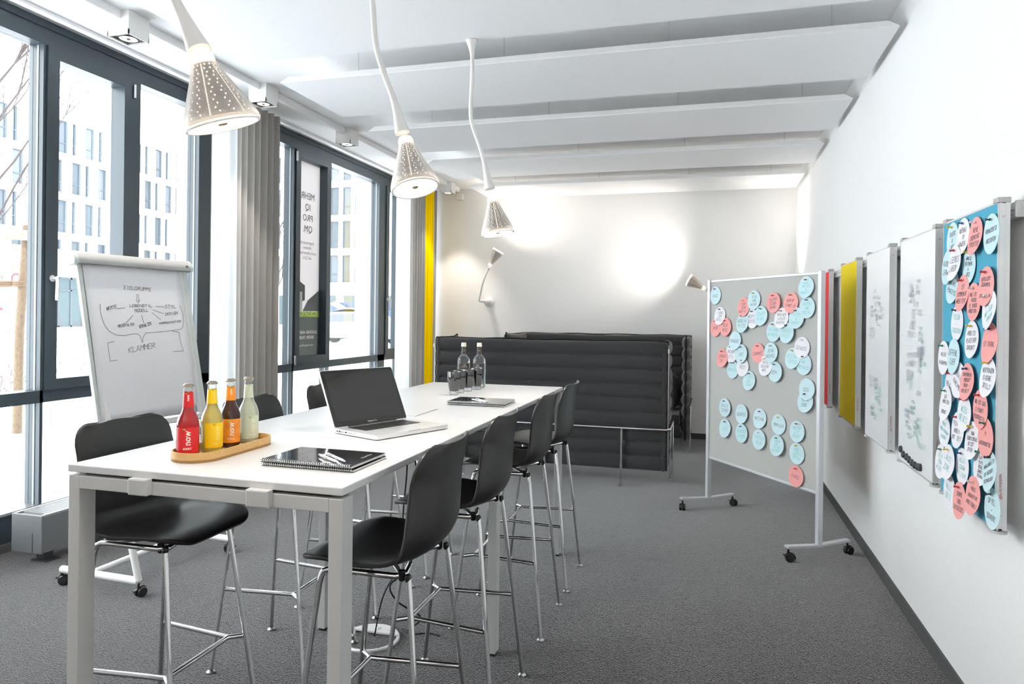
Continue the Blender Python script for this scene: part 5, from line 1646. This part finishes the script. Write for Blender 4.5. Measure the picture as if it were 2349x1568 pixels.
# ------------------------------------------------------------------ outdoors
box('ground', SNOW, -60, -4.64, -15, 75, -.35, .02, kind='structure')
def snowbank():
    t = MB().grid(lambda u, v: (-4.75 - 16 * u, -6 + 40 * v, -.06 + (.34 + .10 * math.sin(7 * v + 3 * u) + .07 * math.sin(23 * v + 9 * u)) * math.sin(PI * min(1, u * 1.4 + .0)) ** .6), 30, 60).build('snowbank', SNOW, bpy.data.objects['ground'], 180)
snowbank()
FACW = mat('facade_white_render', (.86, .87, .89), .8)
WINF = mat('far_window_frame', (.075, .09, .105), .6, spec=.2)
PANE = mat('far_window_pane', (.055, .070, .082), .3, spec=.35)
PANE2 = mat('far_window_pane_light', (.085, .10, .115), .3, spec=.35)
def building(name, label, fix, axis, s0, s1, rows, cells, ztop, ground):
    """facade in the plane axis=fix; s along it; rows (z0,z1); cells(row)->[(a,b)]"""
    P3 = (lambda a, d, z: (fix - d, a, z)) if axis == 'x' else (lambda a, d, z: (a, fix + d, z))
    L = P3((s0 + s1) / 2, 0, 0)
    t = thing(name, label, 'building', L)
    def bx(mb, a, b, d0, d1, z0, z1):
        p, q = P3(a, d0, z0), P3(b, d1, z1)
        mb.box(min(p[0], q[0]), max(p[0], q[0]), min(p[1], q[1]), max(p[1], q[1]), z0, z1)
    m = MB()
    zs = ground
    for ri, (z0, z1) in enumerate(rows):
        bx(m, s0, s1, 0, .5, zs, z0)
        a = s0
        for (c, d) in cells(ri):
            bx(m, a, c, 0, .5, z0, z1); a = d
        bx(m, a, s1, 0, .5, z0, z1)
        zs = z1
    bx(m, s0, s1, 0, .5, zs, ztop)
    bx(m, s0, s1, .5, 8, 0, ztop)
    m.build('facade', FACW, t, loc=L)
    cp = MB(); bx(cp, s0 - .05, s1 + .05, -.06, 8, ztop, ztop + .12)
    cp.build('roof_coping', mat('coping_grey', (.7, .72, .74), .6), t, loc=L)
    fr_me = {}
    k = 0
    for ri, (z0, z1) in enumerate(rows):
        for (c, d) in cells(ri):
            key = (round(d - c, 2), round(z1 - z0, 2))
            if key not in fr_me:
                f = MB(); w = .07
                h = z1 - z0; wd = d - c
                def lb(mb, a, b, d0, d1, za, zb):
                    if axis == 'x': mb.box(-d1, -d0, a, b, za, zb)
                    else: mb.box(a, b, d0, d1, za, zb)
                for (a, b, za, zb) in ((0, w, 0, h), (wd - w * 2, wd, 0, h), (w, wd - w, 0, w), (w, wd - w, h - w, h), (w, wd - w, h * .30, h * .30 + w)):
                    lb(f, a, b, .16, .24, za, zb)
                fo = f.build('window', WINF, t)
                g = MB(); lb(g, w * .5, wd - w * .5, .22, .25, w * .5, h - w * .5)
                go = g.build('pane', PANE, fo)
                fr_me[key] = (fo, go)
            else:
                fo0, go0 = fr_me[key]
                fo = fo0.copy(); C.objects.link(fo); fo.parent = t
                go = go0.copy(); C.objects.link(go); go.parent = fo
                if k % 3 == 1:
                    go.material_slots[0].link = 'OBJECT'; go.material_slots[0].material = PANE2
            k += 1
            p = P3(c, 0, z0)
            fo.location = Vector(p) - Vector(L)
    return t, L
ROWS = [(4.36, 6.70), (7.22, 9.57), (10.11, 12.46), (12.95, 15.30)]
def cellsA(ri):
    out = []
    for k in range(-5, 11):
        wide = ((k + ri) % 2 == 1)
        y = 39.3 + 1.1385 * k
        out.append((y, y + (.84 if wide else .42)))
    return out
tA, LA = building('office_building', 'long white office building across the street with staggered dark windows', -45.0, 'x', 30.0, 51.8, ROWS, cellsA, 16.2, 0.0)
pod = MB().box(-45.0, -44.0, 28, 51.8, 4.1, 5.9)
pod.build('podium_band', FACW, tA, loc=LA)
gm = mat('ground_wall_grey', (.16, .165, .175), .8)
MB().box(-45.0, -44.95, 28, 39.2, 0, 4.1).box(-45, -44.95, 42.6, 51.8, 0, 4.1).build('ground_floor_wall', gm, tA, loc=LA)
gd = MB()
for y in (39.3, 40.3, 41.3, 42.3):
    gd.box(-44.98, -44.86, y, y + .12, .4, 4.0)
gd.box(-44.98, -44.86, 39.3, 42.42, 3.85, 4.0).box(-44.98, -44.86, 39.3, 42.42, 3.0, 3.1).box(-44.98, -44.86, 39.3, 42.42, .4, .52)
gd.build('entrance_frame', WINF, tA, loc=LA)
MB().box(-44.96, -44.93, 39.4, 42.3, .5, 3.9).build('entrance_glazing', mat('entrance_glass', (.06, .085, .09), .3, spec=.3), tA, loc=LA)
sg = MB().box(-44.94, -44.90, 33.5, 37.2, 3.25, 4.15).build('fascia_sign', mat('sign_grey', (.20, .205, .215), .7), tA, loc=LA)
vs, fs = text_geo('Zufahrt', .62)
m = MB(); m.add([(-44.895, 34.35 + p[0], 3.70 + p[1]) for p in vs], fs); m.build('sign_lettering', mat('sign_dark', (.06, .06, .06), .6), sg, loc=LA)
rg = MB(); rg.M = Matrix.Translation((-44.89, 36.15, 3.7)) @ Matrix.Rotation(PI / 2, 4, 'Y'); rg.lathe([(.26, 0), (.34, 0), (.34, .02), (.26, .02)], 24, closed=True)
rg.build('red_ring', mat('sign_red', (.6, .03, .04), .6), sg, 40, loc=LA)
pz = MB().box(-44.94, -44.91, 34.8, 36.1, .6, 1.95).build('wall_notice', mat('notice_white', (.36, .36, .36), .7), tA, loc=LA)
nd = MB(); nd.M = Matrix.Translation((-44.905, 35.6, 1.35)) @ Matrix.Rotation(PI / 2, 4, 'Y'); nd.lathe([(0, 0), (.36, 0), (.36, .01), (0, .01)], 24)
nd.build('notice_disc', mat('notice_grey', (.17, .18, .19), .7), pz, 40, loc=LA)
MB().box(-44.905, -44.895, 35.0, 35.25, 1.55, 1.75).build('notice_mark', mat('sign_red', (.6, .03, .04), .6), pz, loc=LA)
def cellsB(ri):
    return [(-40.24 + 1.1665 * k, -40.24 + 1.1665 * k + .84) for k in range(0, 16)]
tB, LB = building('office_building', 'white office building closing the street, seen through the far window', 54.5, 'y', -42.0, -20.5, [(4.32, 6.72), (7.32, 9.70), (10.21, 12.64), (13.2, 15.5)], cellsB, 16.2, 0.0)
gb = MB()
for k in range(6):
    x = -40.2 + k * 3.2
    gb.box(x, x + 2.4, 54.40, 54.49, .6, 3.2)
gb.build('shopfront_glazing', mat('entrance_glass', (.06, .085, .09), .3, spec=.3), tB, loc=LB)

# young tree tied to wooden stakes
BARK = mat('stake_wood', (.115, .078, .048), .85, noise=.3, nscale=30, stretch=(4, 4, 1))
BARK2 = mat('stake_wood_pale', (.20, .165, .13), .85, noise=.2, nscale=20)
t = thing('tree_stake', 'round wooden tree stakes with pale crossbar and rope outside the left window', 'tree stake', (-6.77, 5.48, .1))
MB().tube([(0, 0, 0), (.005, .01, 1.2), (.03, .06, 2.28)], [.044, .042, .040], 12).build('post', BARK, t, 60)
MB().tube([(-.12, .26, 0), (-.10, .30, 1.5)], [.036, .033], 12).build('post', BARK, t, 60)
MB().tube([(-.9, -1.2, 0), (-.9, -1.15, 2.26)], [.042, .038], 12).build('post', BARK, t, 60)
for z in (2.17,):
    c = MB(); c.M = Matrix.Translation((-.40, -.50, z)) @ Matrix.Rotation(math.atan2(1.3, 1.05), 4, 'Z'); c.box(-.85, .85, -.10, -.04, -.05, .05, .006)
    c.build('crossbar', BARK2, t)
rp = MB()
for k in range(3):
    rp.tube([(.05 * math.cos(a), .05 * math.sin(a), 1.66 + .018 * k) for a in [2 * PI * i / 12 for i in range(12)]], .012, 6, closed=True)
    rp.tube(bez([(-.03, -.05, 1.66 + .018 * k), (-.3, -.42, 1.63 + .02 * k), (-.52, -.70, 1.64 + .02 * k)], 5), .012, 6)
rp.build('rope', mat('rope_coir', (.13, .085, .05), .9, noise=.3, nscale=120), t, 60)
def branchy(mb, p, d, ln, r, depth, rnd, spread=.5, up=.12):
    if depth == 0 or ln < .05: return
    pts = [p]; q = Vector(p); dd = Vector(d)
    for i in range(4):
        dd = (dd + Vector((rnd.uniform(-.12, .12), rnd.uniform(-.12, .12), rnd.uniform(-.04, .10)))).normalized()
        q = q + dd * ln / 4
        pts.append(q.copy())
    mb.tube(pts, [r, r * .9, r * .8, r * .72, r * .62], 5, caps=False)
    for i in range(3):
        k = rnd.randint(1, 4)
        nd_ = (dd + Vector((rnd.uniform(-1, 1) * spread, rnd.uniform(-1, 1) * spread, rnd.uniform(-.1, .6) * spread + up))).normalized()
        branchy(mb, pts[k], nd_, ln * rnd.uniform(.5, .75), r * .6, depth - 1, rnd, spread, up)
TWIG = mat('bare_twig', (.06, .045, .042), .9)
def tree(x, y, z, h, label, seed, depth=5):
    rnd = random.Random(seed)
    t = thing('bare_tree', label, 'tree', (x, y, z))
    MB().tube([(0, 0, 0), (.01, .01, h * .5), (0, .02, h)], [.05, .042, .030], 10).build('trunk', TWIG, t, 60)
    m = MB()
    for i in range(9):
        zz = h * (.55 + .45 * i / 8)
        a = i * 2.4
        branchy(m, Vector((0, 0.01, zz)), Vector((math.cos(a) * .6, math.sin(a) * .6, .9)).normalized(), h * .33, .014, depth - 1, rnd)
    m.build('branches', TWIG, t, 180, fix=False)
tree(-7.45, 5.55, .05, 3.6, 'young leafless tree between the wooden stakes', 3)
def shrub(x, y, z, h, label, seed):
    rnd = random.Random(seed)
    m = MB()
    for i in range(16):
        a = rnd.uniform(0, 2 * PI)
        branchy(m, Vector((rnd.uniform(-.25, .25), rnd.uniform(-.35, .35), 0)), Vector((math.cos(a) * .35, math.sin(a) * .35, 1)).normalized(), h * rnd.uniform(.5, .9), .004, 3, rnd, .35, .3)
    o = m.build('bare_shrub', mat('shrub_twig', (.085, .05, .045), .9), None, 180, fix=False)
    o.location = (x, y, z)
    tag(o, label, 'shrub')
for k, (x, y, h, lb) in enumerate(((-8.7, 6.9, .85, 'leafless reddish shrub in the snow left of the wooden stake'), (-9.6, 8.7, 1.1, 'leafless reddish shrub in the snow left of the flip chart'), (-10.6, 10.4, 1.2, 'leafless reddish shrub just beside the flip chart edge'), (-9.4, 7.7, .9, 'leafless shrub right behind the wooden stake'))):
    shrub(x, y, .2, h, lb, 20 + k)
tree(-6.6, 9.3, .05, 2.4, 'thin leafless sapling behind the curtain and far window', 31, 4)

# parked car under snow, blue skip truck
def car():
    L = (-13.9, 25.6, .35)
    t = thing('parked_car', 'white car under a layer of snow seen through the far window', 'car', L)
    side = [(-2.1, .25), (-2.15, .55), (-2.0, .78), (-1.2, .86), (-.55, 1.28), (.75, 1.30), (1.55, .92), (2.05, .84), (2.15, .5), (2.1, .25)]
    MB().prism(side, 'y', -.85, .85).build('body', mat('car_white', (.22, .23, .25), .4), t, 30)
    MB().prism([(-1.05, .88), (-.52, 1.20), (.68, 1.22), (1.30, .92)], 'y', -.86, .86).build('side_window', mat('car_glass', (.06, .07, .08), .1), t)
    MB().grid(lambda u, v: (-1.1 + 2.5 * u, -.8 + 1.6 * v, .9 + .50 * math.sin(PI * u) ** .5 + .06 * math.sin(5 * v) ), 16, 8).build('snow_cover', SNOW, t, 180)
    for x in (-1.35, 1.35):
        for s in (-.8, .8):
            w = MB(); w.M = Matrix.Translation((x, s, .30)) @ Matrix.Rotation(PI / 2, 4, 'X'); w.lathe([(0, -.1), (.28, -.1), (.32, -.06), (.32, .06), (.28, .1), (0, .1)], 20)
            w.build('wheel', BLACKR, t, 40)
car()
def truck():
    L = (-21.3, 40.0, 0)
    t = thing('skip_truck', 'blue skip container with pale slanting loader arm out in the street', 'truck', L)
    MB().prism([(-1.6, 1.15), (-1.4, 2.3), (2.6, 2.3), (2.8, 1.15)], 'y', -1.0, 1.0).build('container', mat('truck_blue', (.035, .065, .19), .6), t)
    for x in (-.6, .4, 1.4):
        MB().box(x, x + .1, -1.06, -1.0, 1.2, 2.25).build('container_rib', mat('truck_blue', (.035, .065, .19), .6), t)
    MB().prism([(-1.4, 2.2), (-1.1, 2.35), (1.9, .85), (1.6, .65)], 'y', -1.35, -1.1).build('loader_arm', mat('arm_white', (.45, .46, .48), .6), t)
    MB().box(-2.6, 3.4, -.9, .9, .75, 1.12).build('chassis', mat('chassis_dark', (.06, .06, .07), .6), t)
    for x in (-1.8, -.9, 2.6):
        for s in (-.85, .85):
            w = MB(); w.M = Matrix.Translation((x, s, .5)) @ Matrix.Rotation(PI / 2, 4, 'X'); w.lathe([(0, -.15), (.42, -.15), (.48, -.1), (.48, .1), (.42, .15), (0, .15)], 20)
            w.build('wheel', BLACKR, t, 40)
truck()
